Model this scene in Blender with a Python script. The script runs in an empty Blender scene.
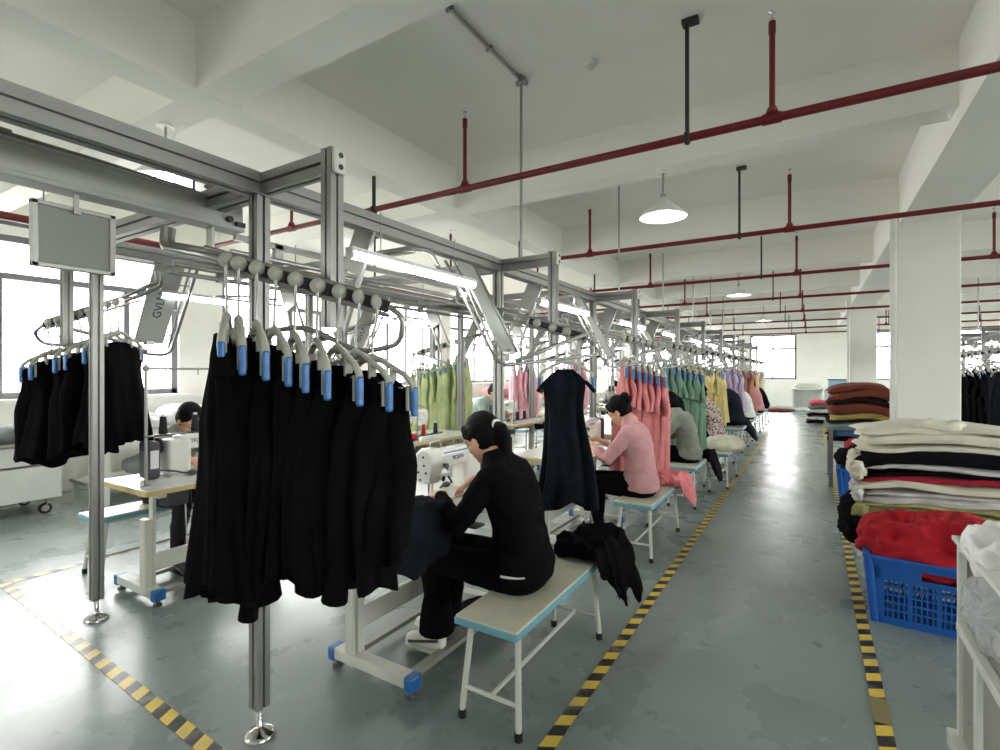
import bpy, math, random
from mathutils import Vector, Matrix, noise as NZ
random.seed(7)
COL = bpy.context.scene.collection
PI = math.pi
V = Vector

# ------------------------------------------------------------------ materials
def s2l(c):
    return tuple(((x / 255) / 12.92 if x / 255 <= .04045 else ((x / 255 + .055) / 1.055) ** 2.4) for x in c) + (1,)
MATS = {}
def mat(name, rgb, rough=.6, metal=0, bump=0, bscale=40, vary=0, vscale=6, spec=.5, emit=0, sheen=0, coat=0, trans=0, alpha=1):
    if name in MATS: return MATS[name]
    m = bpy.data.materials.new(name); m.use_nodes = True
    nt = m.node_tree; b = nt.nodes['Principled BSDF']
    c = s2l(rgb)
    b.inputs['Base Color'].default_value = c
    b.inputs['Roughness'].default_value = rough
    b.inputs['Metallic'].default_value = metal
    b.inputs['Specular IOR Level'].default_value = spec
    if sheen: b.inputs['Sheen Weight'].default_value = sheen
    if coat: b.inputs['Coat Weight'].default_value = coat
    if trans: b.inputs['Transmission Weight'].default_value = trans
    if alpha < 1: b.inputs['Alpha'].default_value = alpha
    if emit:
        b.inputs['Emission Color'].default_value = (1, 1, .98, 1); b.inputs['Emission Strength'].default_value = emit
    if bump or vary:
        tc = nt.nodes.new('ShaderNodeTexCoord')
    if vary:
        n = nt.nodes.new('ShaderNodeTexNoise'); n.inputs['Scale'].default_value = vscale; n.inputs['Detail'].default_value = 4
        nt.links.new(tc.outputs['Object'], n.inputs['Vector'])
        r = nt.nodes.new('ShaderNodeValToRGB')
        r.color_ramp.elements[0].position = .3; r.color_ramp.elements[1].position = .7
        r.color_ramp.elements[0].color = tuple(x * (1 - vary) for x in c[:3]) + (1,)
        r.color_ramp.elements[1].color = tuple(min(1, x * (1 + vary)) for x in c[:3]) + (1,)
        nt.links.new(n.outputs['Fac'], r.inputs['Fac']); nt.links.new(r.outputs['Color'], b.inputs['Base Color'])
    if bump:
        n = nt.nodes.new('ShaderNodeTexNoise'); n.inputs['Scale'].default_value = bscale; n.inputs['Detail'].default_value = 3
        nt.links.new(tc.outputs['Object'], n.inputs['Vector'])
        bp = nt.nodes.new('ShaderNodeBump'); bp.inputs['Strength'].default_value = bump; bp.inputs['Distance'].default_value = .02
        nt.links.new(n.outputs['Fac'], bp.inputs['Height']); nt.links.new(bp.outputs['Normal'], b.inputs['Normal'])
    MATS[name] = m
    return m

def cloth(name, rgb, vary=.12, rough=.85, sheen=.05, bump=.25):
    dark = max(rgb) < 60
    return mat('cloth_' + name, rgb, .95 if dark else rough, 0, bump, 260, vary, 9, spec=.08 if dark else .25, sheen=0 if dark else sheen)

alu = mat('anodised_aluminium', (148, 149, 146), .42, .6, .02, 300, .05, 3)
alu_dark = mat('aluminium_slot', (70, 70, 70), .5, .5)
steel = mat('galvanised_steel', (160, 161, 158), .35, .8, vary=.08, vscale=12)
chrome = mat('chrome', (210, 210, 210), .12, 1)
blackp = mat('black_plastic', (28, 28, 30), .45)
darkg = mat('dark_grey_plastic', (62, 64, 68), .45)
white_paint = mat('white_enamel', (222, 223, 218), .3, vary=.04)
cream_paint = mat('cream_enamel', (208, 209, 200), .35, vary=.04)
machine_white = mat('machine_enamel', (232, 233, 226), .22, coat=.3)
blue_p = mat('blue_plastic', (40, 106, 170), .35)
clip_blue = mat('clip_blue_plastic', (58, 112, 176), .35, vary=.15, vscale=30)
crate_blue = mat('crate_blue_plastic', (28, 92, 176), .4)
hanger_w = mat('hanger_ivory_plastic', (182, 183, 172), .4)
hanger_g = mat('hanger_grey_plastic', (168, 170, 160), .4)
red_pipe = mat('red_pipe_paint', (104, 14, 22), .4)
dark_strap = mat('dark_strap_paint', (40, 44, 38), .5)
table_w = mat('laminate_white', (226, 228, 224), .22)
table_e = mat('plywood_edge_band', (214, 190, 130), .5, vary=.1, vscale=20)
bench_top = mat('bench_laminate', (205, 203, 184), .4, vary=.07, vscale=12)
bench_edge = mat('bench_edge_band', (116, 172, 190), .45)
skin = mat('skin', (214, 165, 138), .5, vary=.05, vscale=20, spec=.35)
hairm = mat('black_hair', (8, 6, 6), .6, bump=.3, bscale=180, spec=.12)
board_grey = mat('board_grey', (146, 148, 143), .6)
led = mat('led_diffuser', (255, 255, 252), .4, emit=16)
bulb = mat('lamp_bulb', (255, 255, 250), .4, emit=22)
text_dark = mat('print_dark', (38, 42, 48), .5)
text_blue = mat('print_blue', (52, 72, 128), .5)
paper = mat('paper_label', (235, 235, 235), .7)
black_track = mat('black_chain_track', (40, 40, 42), .5, bump=.5, bscale=120)
rubber = mat('black_rubber', (18, 18, 18), .7)
panel_grey = mat('panel_grey_paint', (150, 150, 140), .45, vary=.08)

def plastic_bag_mat():
    m = bpy.data.materials.new('clear_plastic_film'); m.use_nodes = True; nt = m.node_tree
    for n in list(nt.nodes): nt.nodes.remove(n)
    o = nt.nodes.new('ShaderNodeOutputMaterial'); mx = nt.nodes.new('ShaderNodeMixShader')
    t = nt.nodes.new('ShaderNodeBsdfTransparent'); t.inputs['Color'].default_value = (.93, .94, .95, 1)
    p = nt.nodes.new('ShaderNodeBsdfPrincipled'); p.inputs['Base Color'].default_value = (.75, .77, .8, 1); p.inputs['Roughness'].default_value = .16
    tc = nt.nodes.new('ShaderNodeTexCoord'); n = nt.nodes.new('ShaderNodeTexNoise'); n.inputs['Scale'].default_value = 16; n.inputs['Detail'].default_value = 5
    n.inputs['Distortion'].default_value = 1.5
    bp = nt.nodes.new('ShaderNodeBump'); bp.inputs['Strength'].default_value = 1; bp.inputs['Distance'].default_value = .04
    nt.links.new(tc.outputs['Object'], n.inputs['Vector']); nt.links.new(n.outputs['Fac'], bp.inputs['Height']); nt.links.new(bp.outputs['Normal'], p.inputs['Normal'])
    mx.inputs[0].default_value = .42
    nt.links.new(t.outputs[0], mx.inputs[1]); nt.links.new(p.outputs[0], mx.inputs[2]); nt.links.new(mx.outputs[0], o.inputs[0])
    return m
film = plastic_bag_mat()

def glass_mat():
    m = bpy.data.materials.new('window_glass'); m.use_nodes = True; nt = m.node_tree
    for n in list(nt.nodes): nt.nodes.remove(n)
    o = nt.nodes.new('ShaderNodeOutputMaterial'); mx = nt.nodes.new('ShaderNodeMixShader')
    t = nt.nodes.new('ShaderNodeBsdfTransparent'); g = nt.nodes.new('ShaderNodeBsdfGlossy'); g.inputs['Roughness'].default_value = .02
    t.inputs['Color'].default_value = (.97, .98, .98, 1)
    mx.inputs[0].default_value = .05
    nt.links.new(t.outputs[0], mx.inputs[1]); nt.links.new(g.outputs[0], mx.inputs[2]); nt.links.new(mx.outputs[0], o.inputs[0])
    return m
glass = glass_mat()

def stripes_mat():
    m = bpy.data.materials.new('hazard_tape'); m.use_nodes = True; nt = m.node_tree; b = nt.nodes['Principled BSDF']; L = nt.links.new
    tc = nt.nodes.new('ShaderNodeTexCoord'); sp = nt.nodes.new('ShaderNodeSeparateXYZ'); L(tc.outputs['Object'], sp.inputs[0])
    def M(op, a, bb=None):
        n = nt.nodes.new('ShaderNodeMath'); n.operation = op
        for i, x in enumerate((a, bb)):
            if x is None: continue
            if isinstance(x, (int, float)): n.inputs[i].default_value = x
            else: L(x, n.inputs[i])
        return n.outputs[0]
    d = M('ADD', sp.outputs[0], M('MULTIPLY', sp.outputs[1], .55))
    fr = M('FRACT', M('DIVIDE', M('ADD', d, 100), .145))
    st = M('GREATER_THAN', fr, .5)
    mx = nt.nodes.new('ShaderNodeMix'); mx.data_type = 'RGBA'
    L(st, mx.inputs[0]); mx.inputs[6].default_value = s2l((30, 30, 30)); mx.inputs[7].default_value = s2l((222, 190, 74))
    n = nt.nodes.new('ShaderNodeTexNoise'); n.inputs['Scale'].default_value = 5; n.inputs['Detail'].default_value = 6; n.inputs['Roughness'].default_value = .7
    L(tc.outputs['Object'], n.inputs['Vector'])
    r = nt.nodes.new('ShaderNodeValToRGB'); r.color_ramp.elements[0].position = .5; r.color_ramp.elements[1].position = .66
    r.color_ramp.elements[1].color = (.5, .5, .5, 1)
    L(n.outputs['Fac'], r.inputs['Fac'])
    mx2 = nt.nodes.new('ShaderNodeMix'); mx2.data_type = 'RGBA'
    L(r.outputs['Color'], mx2.inputs[0]); L(mx.outputs[2], mx2.inputs[6]); mx2.inputs[7].default_value = s2l((170, 168, 150))
    L(mx2.outputs[2], b.inputs['Base Color']); b.inputs['Roughness'].default_value = .35
    return m
tape_m = stripes_mat()

def floor_mat():
    m = bpy.data.materials.new('epoxy_floor'); m.use_nodes = True; nt = m.node_tree; b = nt.nodes['Principled BSDF']; L = nt.links.new
    tc = nt.nodes.new('ShaderNodeTexCoord')
    def noise(scale, detail=5, rough=.55, dist=0):
        n = nt.nodes.new('ShaderNodeTexNoise'); n.inputs['Scale'].default_value = scale; n.inputs['Detail'].default_value = detail
        n.inputs['Roughness'].default_value = rough; n.inputs['Distortion'].default_value = dist
        L(tc.outputs['Object'], n.inputs['Vector']); return n.outputs['Fac']
    def ramp(f, p0, p1, c0, c1):
        r = nt.nodes.new('ShaderNodeValToRGB'); r.color_ramp.elements[0].position = p0; r.color_ramp.elements[1].position = p1
        r.color_ramp.elements[0].color = c0; r.color_ramp.elements[1].color = c1; L(f, r.inputs['Fac']); return r.outputs['Color']
    base = ramp(noise(.8, 6), .3, .7, s2l((118, 130, 128)), s2l((138, 149, 145)))
    # worn patches: chips with pale edges
    wear = ramp(noise(7, 8, .72, .6), .60, .64, (0, 0, 0, 1), (1, 1, 1, 1))
    mx = nt.nodes.new('ShaderNodeMix'); mx.data_type = 'RGBA'; 
    zone = ramp(noise(.45, 2), .52, .68, (0, 0, 0, 1), (.5, .5, .5, 1))
    mu0 = nt.nodes.new('ShaderNodeMath'); mu0.operation = 'MULTIPLY'; L(wear, mu0.inputs[0]); L(zone, mu0.inputs[1])
    sx = nt.nodes.new('ShaderNodeSeparateXYZ'); L(tc.outputs['Object'], sx.inputs[0])
    mr = nt.nodes.new('ShaderNodeMapRange'); L(sx.outputs[0], mr.inputs[0]); mr.inputs[1].default_value = -1.6; mr.inputs[2].default_value = -3.2; mr.inputs[3].default_value = .12; mr.inputs[4].default_value = 1.3
    mu = nt.nodes.new('ShaderNodeMath'); mu.operation = 'MULTIPLY'; L(mu0.outputs[0], mu.inputs[0]); L(mr.outputs[0], mu.inputs[1])
    L(mu.outputs[0], mx.inputs[0]); L(base, mx.inputs[6]); mx.inputs[7].default_value = s2l((176, 182, 180))
    L(mx.outputs[2], b.inputs['Base Color'])
    rr = ramp(noise(2.2, 5), .3, .75, (.22, .22, .22, 1), (.38, .38, .38, 1)); L(rr, b.inputs['Roughness'])
    b.inputs['Specular IOR Level'].default_value = .45
    bp = nt.nodes.new('ShaderNodeBump'); bp.inputs['Strength'].default_value = .12; bp.inputs['Distance'].default_value = .02
    n2 = noise(3.0, 7, .6, .4); L(n2, bp.inputs['Height']); L(bp.outputs['Normal'], b.inputs['Normal'])
    return m
floor_m = floor_mat()
wall_m = mat('white_wall_paint', (232, 231, 224), .85, bump=.05, bscale=60, vary=.03, vscale=2)
ceil_m = mat('ceiling_paint', (238, 237, 231), .9, bump=.04, bscale=40, vary=.04, vscale=.8)
win_frame = mat('window_frame_paint', (120, 122, 124), .4, .2)

# ------------------------------------------------------------------ mesh builder
def frame(a, up=None):
    a = a.normalized()
    if up is None: up = V((0, 0, 1)) if abs(a.z) < .95 else V((0, 1, 0))
    s = a.cross(up)
    if s.length < 1e-5: s = a.cross(V((1, 0, 0)))
    s.normalize(); u = s.cross(a).normalized()
    return s, u
class MB:
    def __init__(s): s.v = []; s.f = []; s.sm = []
    def add(s, vs, fs, smooth=False):
        o = len(s.v); s.v += [tuple(x) for x in vs]
        for f in fs: s.f.append([i + o for i in f]); s.sm.append(smooth)
        return s
    def box(s, c, d, rz=0, rot=None):
        c = V(c); hx, hy, hz = d[0] / 2, d[1] / 2, d[2] / 2
        R = rot if rot is not None else Matrix.Rotation(rz, 3, 'Z')
        vs = [c + R @ V((x * hx, y * hy, z * hz)) for z in (-1, 1) for y in (-1, 1) for x in (-1, 1)]
        return s.add(vs, [(0, 2, 3, 1), (4, 5, 7, 6), (0, 1, 5, 4), (2, 6, 7, 3), (0, 4, 6, 2), (1, 3, 7, 5)])
    def bar(s, p0, p1, w, h, up=None):
        p0, p1 = V(p0), V(p1); a = p1 - p0; sd, u = frame(a, up)
        vs = [p + sd * x * w / 2 + u * z * h / 2 for p in (p0, p1) for z in (-1, 1) for x in (-1, 1)]
        return s.add(vs, [(0, 1, 3, 2), (4, 6, 7, 5), (0, 4, 5, 1), (2, 3, 7, 6), (0, 2, 6, 4), (1, 5, 7, 3)])
    def rings(s, rings, smooth=True, cap=True):
        n = len(rings[0]); vs = [p for r in rings for p in r]; fs = []
        for j in range(len(rings) - 1):
            for i in range(n):
                a = j * n + i; b = j * n + (i + 1) % n
                fs.append((a, b, b + n, a + n))
        s.add(vs, fs, smooth)
        if cap:
            s.add(rings[0], [tuple(reversed(range(n)))]); s.add(rings[-1], [tuple(range(n))])
        return s
    def tube(s, pts, r, n=8, cap=True, flat=1.0):
        pts = [V(p) for p in pts]; m = len(pts)
        rs = r if isinstance(r, (list, tuple)) else [r] * m
        rings = []; sd = None
        for i, p in enumerate(pts):
            t = (pts[min(i + 1, m - 1)] - pts[max(i - 1, 0)])
            if t.length < 1e-9: t = V((0, 0, 1))
            t.normalize()
            if sd is None: sd, u = frame(t)
            else:
                sd = (sd - t * sd.dot(t)); sd = sd.normalized() if sd.length > 1e-6 else frame(t)[0]
                u = sd.cross(t).normalized()
            rings.append([p + (sd * math.cos(2 * PI * k / n) + u * math.sin(2 * PI * k / n) * flat) * rs[i] for k in range(n)])
        return s.rings(rings, True, cap)
    def cyl(s, p0, p1, r, n=16): return s.tube([p0, p1], r, n)
    def lathe(s, prof, c=(0, 0, 0), axis=(0, 0, 1), n=24):
        c = V(c); a = V(axis).normalized(); sd, u = frame(a)
        rings = [[c + a * z + (sd * math.cos(2 * PI * k / n) + u * math.sin(2 * PI * k / n)) * max(r, 1e-4) for k in range(n)] for r, z in prof]
        return s.rings(rings, True, True)
    def ell(s, c, r, rot=None, nu=20, nv=12):
        c = V(c); R = rot if rot is not None else Matrix.Identity(3)
        rings = []
        for j in range(nv + 1):
            th = PI * j / nv; z = -math.cos(th); q = max(math.sin(th), 1e-3)
            rings.append([c + R @ V((math.cos(2 * PI * k / nu) * q * r[0], math.sin(2 * PI * k / nu) * q * r[1], z * r[2])) for k in range(nu)])
        return s.rings(rings, True, True)
    def limb(s, pts, rs, n=12):
        """tube with rounded ends"""
        pts = [V(p) for p in pts]; a = (pts[0] - pts[1]).normalized(); b = (pts[-1] - pts[-2]).normalized()
        P = [pts[0] + a * rs[0] * .85, pts[0] + a * rs[0] * .55] + pts + [pts[-1] + b * rs[-1] * .55, pts[-1] + b * rs[-1] * .85]
        Rr = [rs[0] * .35, rs[0] * .8] + list(rs) + [rs[-1] * .8, rs[-1] * .35]
        return s.tube(P, Rr, n)
    def profile(s, p0, p1, W=.08, H=.08, nw=1, nh=1, up=None, slot=.013, dep=.018):
        p0, p1 = V(p0), V(p1); sd, u = frame(p1 - p0, up)
        def side(L, k):
            pts = [(-L / 2, 0)]
            for i in range(k):
                c = -L / 2 + L * (i + .5) / k
                pts += [(c - slot / 2, 0), (c - slot / 2, -dep), (c + slot / 2, -dep), (c + slot / 2, 0)]
            return pts
        poly = []
        for (x, o) in side(W, nw): poly.append((x, H / 2 + o))
        for (x, o) in side(H, nh): poly.append((W / 2 + o, -x))
        for (x, o) in side(W, nw): poly.append((-x, -H / 2 - o))
        for (x, o) in side(H, nh): poly.append((-W / 2 - o, x))
        rs = [[p + sd * x + u * y for x, y in poly] for p in (p0, p1)]
        return s.rings(rs, False, True)
    def build(s, name, m, parent=None, bevel=0, seg=2, loc=None, rz=0, sub=0):
        me = bpy.data.meshes.new(name); me.from_pydata(s.v, [], s.f); me.update()
        me.polygons.foreach_set('use_smooth', s.sm)
        me.materials.append(m)
        o = bpy.data.objects.new(name, me); COL.objects.link(o)
        if parent: o.parent = parent
        if loc is not None: o.location = loc
        if rz: o.rotation_euler.z = rz
        if bevel:
            md = o.modifiers.new('b', 'BEVEL'); md.width = bevel; md.segments = seg; md.limit_method = 'ANGLE'
            md.angle_limit = math.radians(50)
        if sub:
            md = o.modifiers.new('s', 'SUBSURF'); md.levels = md.render_levels = sub
        return o

def fillet(pts, r, n=5):
    pts = [V(p) for p in pts]; out = [pts[0]]
    for i in range(1, len(pts) - 1):
        a, b, c = pts[i - 1], pts[i], pts[i + 1]
        d0 = (a - b); d1 = (c - b); q = min(r, d0.length * .45, d1.length * .45)
        s0 = b + d0.normalized() * q; s1 = b + d1.normalized() * q
        for k in range(n + 1):
            t = k / n; out.append(s0 * (1 - t) ** 2 + b * 2 * t * (1 - t) + s1 * t * t)
    out.append(pts[-1]); return out

def tag(o, label=None, cat=None, group=None, kind=None):
    if label: o['label'] = label
    if cat: o['category'] = cat
    if group: o['group'] = group
    if kind: o['kind'] = kind
    return o
def thing(name, label, cat, loc=(0, 0, 0), rz=0, group=None):
    o = bpy.data.objects.new(name, None); COL.objects.link(o); o.empty_display_size = .1
    o.location = loc; o.rotation_euler = (0, 0, rz)
    return tag(o, label, cat, group)
KIDS = {}
def children(o): return [c for c in bpy.data.objects if c.parent == o]
def copy_tree(o, loc=None, rz=None, label=None, group=None, parent=None, kids=None):
    c = o.copy(); COL.objects.link(c)
    if parent: c.parent = parent
    if loc is not None: c.location = loc
    if rz is not None: c.rotation_euler = (0, 0, rz)
    if label: c['label'] = label
    if group: c['group'] = group
    if o.name not in KIDS: KIDS[o.name] = list(o.children)
    for ch in KIDS[o.name]: copy_tree(ch, parent=c)
    return c
class Proto:
    """first use moves the original, later uses copy it"""
    def __init__(s, make): s.make = make; s.o = None; s.used = False
    def place(s, loc, rz, label, group=None):
        if s.o is None: s.o = s.make()
        if not s.used:
            s.used = True; o = s.o; o.location = loc; o.rotation_euler = (0, 0, rz); o['label'] = label
            if group: o['group'] = group
            return o
        return copy_tree(s.o, loc, rz, label, group)
ORD = ['first', 'second', 'third', 'fourth', 'fifth', 'sixth', 'seventh', 'eighth', 'ninth', 'tenth', 'eleventh', 'twelfth']

def struct(o): o['kind'] = 'structure'; return o

# ------------------------------------------------------------------ organic helpers
def remesh(mb, voxel, smooth=6, disp=None):
    me = bpy.data.meshes.new('tmp'); me.from_pydata(mb.v, [], mb.f); me.update()
    o = bpy.data.objects.new('tmp', me); COL.objects.link(o)
    r = o.modifiers.new('r', 'REMESH'); r.mode = 'VOXEL'; r.voxel_size = voxel
    if smooth:
        sm = o.modifiers.new('s', 'SMOOTH'); sm.iterations = smooth; sm.factor = .5
    bpy.context.view_layer.update()
    dg = bpy.context.evaluated_depsgraph_get()
    out = bpy.data.meshes.new_from_object(o.evaluated_get(dg))
    bpy.data.objects.remove(o); bpy.data.meshes.remove(me)
    if disp:
        ns = [v.normal.copy() for v in out.vertices]
        for v, n in zip(out.vertices, ns): v.co = v.co + n * disp(v.co)
    out.polygons.foreach_set('use_smooth', [True] * len(out.polygons)); out.update()
    return out
def mesh_obj(name, me, m, parent=None):
    me.name = name; me.materials.clear(); me.materials.append(m)
    o = bpy.data.objects.new(name, me); COL.objects.link(o)
    if parent: o.parent = parent
    return o
WORLD = 9.0; EXPO = 1.02
# ------------------------------------------------------------------ room
XL, XR, YB, YF, ZC, ZB = -8.0, 9.4, -3.4, 24.6, 3.74, 3.30
mb = MB(); mb.box(((XL + XR) / 2, (YB + YF) / 2, -.05), (XR - XL + .6, YF - YB + .6, .1)); struct(mb.build('floor', floor_m))
mb = MB(); mb.box(((XL + XR) / 2, (YB + YF) / 2, ZC + .06), (XR - XL + .6, YF - YB + .6, .12)); struct(mb.build('ceiling', ceil_m))
def beam(x0, x1, y0, y1, z0):
    m = MB(); m.box(((x0 + x1) / 2, (y0 + y1) / 2, (z0 + ZC + .02) / 2), (x1 - x0, y1 - y0, ZC + .02 - z0)); struct(m.build('ceiling_beam', ceil_m))
for k in range(-2, 9):
    y = 1.76 + 2.8 * k
    beam(XL, XR, y, y + .25, ZB)
beam(-3.62, -3.36, YB, YF, ZB - .002)
beam(.85, 1.36, YB, YF, ZB - .12)
beam(5.6, 5.86, YB, YF, ZB - .002)
# columns
for n, y in enumerate((7.36, 15.8, -1.04)):
    m = MB(); m.box((1.11, y + .28, 1.65), (.56, .56, 3.3)); struct(m.build('column', wall_m, bevel=.012))
for n, y in enumerate((7.36, 15.8)):
    m = MB(); m.bar((.79, y - .012, .9), (.79, y - .012, 3.28), .05, .03, up=(0, 1, 0)); m.bar((.815, y - .02, 2.92), (1.38, y - .02, 2.90), .012, .012)
    for z in (1.6, 2.2, 2.9): m.box((.79, y - .03, z), (.06, .012, .05))
    o = m.build('trunking', white_paint); tag(o, ['white cable trunking running up the edge of the nearest square column', 'white cable trunking on the second column down the aisle'][n], 'trunking')

def wall_with_windows(name, axis, pos, a0, a1, wins, z0, z1, th=.2, nsplit=4, trans=2.62, start=1):
    """axis 'x': wall plane x=pos running along y"""
    m = MB()
    def bx(u0, u1, za, zb, mm, off=0, t=th):
        c = ((u0 + u1) / 2, (za + zb) / 2)
        if axis == 'x': mm.box((pos + off, c[0], c[1]), (t, u1 - u0, zb - za))
        else: mm.box((c[0], pos + off, c[1]), (u1 - u0, t, zb - za))
    bx(a0, a1, 0, z0, m); bx(a0, a1, z1, ZC, m)
    cur = a0
    for (u0, u1) in wins:
        bx(cur, u0, z0, z1, m); cur = u1
    bx(cur, a1, z0, z1, m)
    struct(m.build(name, wall_m))
    for i, (u0, u1) in enumerate(wins):
        root = bpy.data.objects.new('window_%d' % (start + i), None); COL.objects.link(root); root['kind'] = 'structure'
        f = MB(); w = .075
        for (p, q) in ((u0, u0 + w), (u1 - w, u1)): bx(p, q, z0, z1, f, 0, .08)
        for (p, q) in ((z0, z0 + w), (z1 - w, z1), (trans - w / 2, trans + w / 2)): bx(u0, u1, p, q, f, 0, .08)
        for k in range(1, nsplit):
            c = u0 + (u1 - u0) * k / nsplit; bx(c - w * .45, c + w * .45, z0, trans, f, 0, .07)
        c = (u0 + u1) / 2; bx(c - w / 2, c + w / 2, trans, z1, f, 0, .07)
        f.build('window_frame', win_frame, root)
        g = MB(); bx(u0, u1, z0, z1, g, 0, .006); g.build('pane', glass, root)
    return [(u0, u1, z0, z1) for (u0, u1) in wins]
WL = wall_with_windows('wall_left', 'x', XL - .1, YB, YF, [(1.35, 3.95), (4.6, 7.2), (7.75, 10.2), (10.6, 13.0), (13.4, 15.7), (16.2, 18.5), (19, 21.3), (21.8, 24)], 1.17, 3.1)
WF = wall_with_windows('wall_far', 'y', YF + .1, XL, XR, [(-7.4, -5.2), (-4.7, -2.75), (-2.3, -.55), (1.75, 3.6), (4.4, 6.4), (6.9, 8.8)], 1.15, 3.05, start=20, nsplit=2, trans=2.45)
WR = wall_with_windows('wall_right', 'x', XR + .1, YB, YF, [(-2.6, .9), (1.6, 5.0), (5.8, 9.2), (10, 13.4), (14.2, 17.6), (18.4, 22)], 1.17, 3.1, start=40)
WBk = wall_with_windows('wall_back', 'y', YB - .1, XL, XR, [(-7, -4.5), (6, 8.5)], 1.3, 3.0, start=60, nsplit=2, trans=2.45)
m = MB(); m.box((XL + .04, 10, 1.15), (.2, 27, .04)); struct(m.build('trim_1', wall_m))

def portal(loc, rot, sx, sy, power=0):
    l = bpy.data.lights.new('daylight', 'AREA'); l.shape = 'RECTANGLE'; l.size = sx; l.size_y = sy
    o = bpy.data.objects.new('daylight_window', l); COL.objects.link(o); o.location = loc; o.rotation_euler = rot
    l.cycles.is_portal = True; return o
for (a, b, z0, z1) in WL: portal((XL - .22, (a + b) / 2, (z0 + z1) / 2), (0, -PI / 2, 0), z1 - z0, b - a)
for (a, b, z0, z1) in WR: portal((XR + .22, (a + b) / 2, (z0 + z1) / 2), (0, PI / 2, 0), z1 - z0, b - a)
for (a, b, z0, z1) in WF: portal(((a + b) / 2, YF + .22, (z0 + z1) / 2), (-PI / 2, 0, 0), b - a, z1 - z0)
for (a, b, z0, z1) in WBk: portal(((a + b) / 2, YB - .22, (z0 + z1) / 2), (PI / 2, 0, 0), b - a, z1 - z0)
w = bpy.data.worlds.new('daylight'); bpy.context.scene.world = w; w.use_nodes = True
wt = w.node_tree; wtc = wt.nodes.new('ShaderNodeTexCoord'); wsx = wt.nodes.new('ShaderNodeSeparateXYZ'); wrp = wt.nodes.new('ShaderNodeValToRGB'); wmr = wt.nodes.new('ShaderNodeMapRange')
wmr.inputs[1].default_value = -1; wmr.inputs[2].default_value = 1
wt.links.new(wtc.outputs['Generated'], wsx.inputs[0]); wt.links.new(wsx.outputs[2], wmr.inputs[0]); wt.links.new(wmr.outputs[0], wrp.inputs['Fac'])
wrp.color_ramp.elements[0].position = .47; wrp.color_ramp.elements[0].color = (.42, .42, .39, 1); wrp.color_ramp.elements[1].position = .52; wrp.color_ramp.elements[1].color = (1, .99, .965, 1)
wt.links.new(wrp.outputs['Color'], wt.nodes['Background'].inputs[0]); w.node_tree.nodes['Background'].inputs[1].default_value = WORLD

# ------------------------------------------------------------------ floor tape
def tape(x0, y0, x1, y1, label, wdt=.06, z=.0018):
    a = V((x0, y0, 0)); b = V((x1, y1, 0)); L = (b - a).length
    m = MB(); m.box((L / 2, 0, 0), (L, wdt, .0016))
    o = m.build('floor_tape', tape_m, loc=(x0, y0, z), rz=math.atan2(y1 - y0, x1 - x0))
    tag(o, label, 'floor tape')
tape(-.90, .4, -.90, 20.5, 'black and yellow hazard tape on the floor along the stools side of the aisle')
tape(.257, .6, .257, 17, 'black and yellow hazard tape on the floor beside the blue crate and fabric stacks')
tape(-4.85, 1.235, -1.6, 1.10, 'worn black and yellow hazard tape crossing the floor in front of the nearest posts', .065)
tape(-4.85, 1.28, -4.85, 14, 'black and yellow hazard tape running back along the window side of the sewing line')
m = MB(); m.box((.257, 2.79, .0045), (.062, .2, .0015)); tag(m.build('tape_patch', mat('brown_tape', (128, 118, 78), .5)), 'brown tape patch on the aisle hazard tape near the white rack', 'tape patch')

# ------------------------------------------------------------------ sprinkler pipes
ZP = 2.99
k = 0
pipe_names = ['nearest red sprinkler pipe crossing at the top left corner', 'red sprinkler pipe crossing under the ceiling above the first stools', 'second red sprinkler pipe crossing above the aisle in front of the nearest column']
for i, y in enumerate([.62, 3.4, 6.15, 9.0, 11.85, 14.65, 17.45, 20.3, 23.1]):
    lab = pipe_names[i] if i < 3 else '%s red sprinkler pipe crossing the ceiling down the hall' % ORD[i]
    t = thing('sprinkler_pipe', lab, 'pipe', (0, y, ZP), 0, 'red sprinkler pipes under the ceiling')
    r = .026 if i else .03
    m = MB(); m.cyl((-6.6, 0, 0), (9.3, 0, 0), r, 12); m.build('pipe_run', red_pipe, t)
    for j in range(-2, 5):
        x = -.2 + 2.22 * j
        if x < -6.5 and 0: continue
        m = MB(); m.cyl((x, 0, 0), (x, 0, .56), .016, 10); m.cyl((x, 0, .5), (x, 0, .57), .02, 10); m.lathe([(.024, -.03), (.036, 0), (.036, 0), (.024, .035)], (x, 0, .03)); m.tube([(x - .05, 0, 0), (x + .05, 0, 0)], r + .007, 12)
        rr = m.build('riser', red_pipe, t)
        if i < 5:
            m = MB(); m.lathe([(.009, 0), (.009, .02), (.004, .03), (.004, .055), (.02, .056), (.02, .06)], (x, 0, .57), n=10); m.build('sprinkler_head', chrome, rr)
    for j in range(-2, 4):
        x = -.68 - 2.77 * -j
        m = MB(); m.bar((x, 0, -.04), (x, 0, ZC - ZP), .022, .026); m.box((x + .02, 0, ZC - ZP - .015), (.1, .06, .03)); m.tube([(x - .014, 0, 0), (x + .014, 0, 0)], r + .012, 12)
        m.build('hanger_strap', dark_strap, t)
m = MB(); m.cyl((-6.6, YB, ZP), (-6.6, YF, ZP), .04, 12); tag(m.build('sprinkler_pipe', red_pipe), 'thick red sprinkler main running along the window wall', 'pipe', 'red sprinkler pipes under the ceiling')

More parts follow.
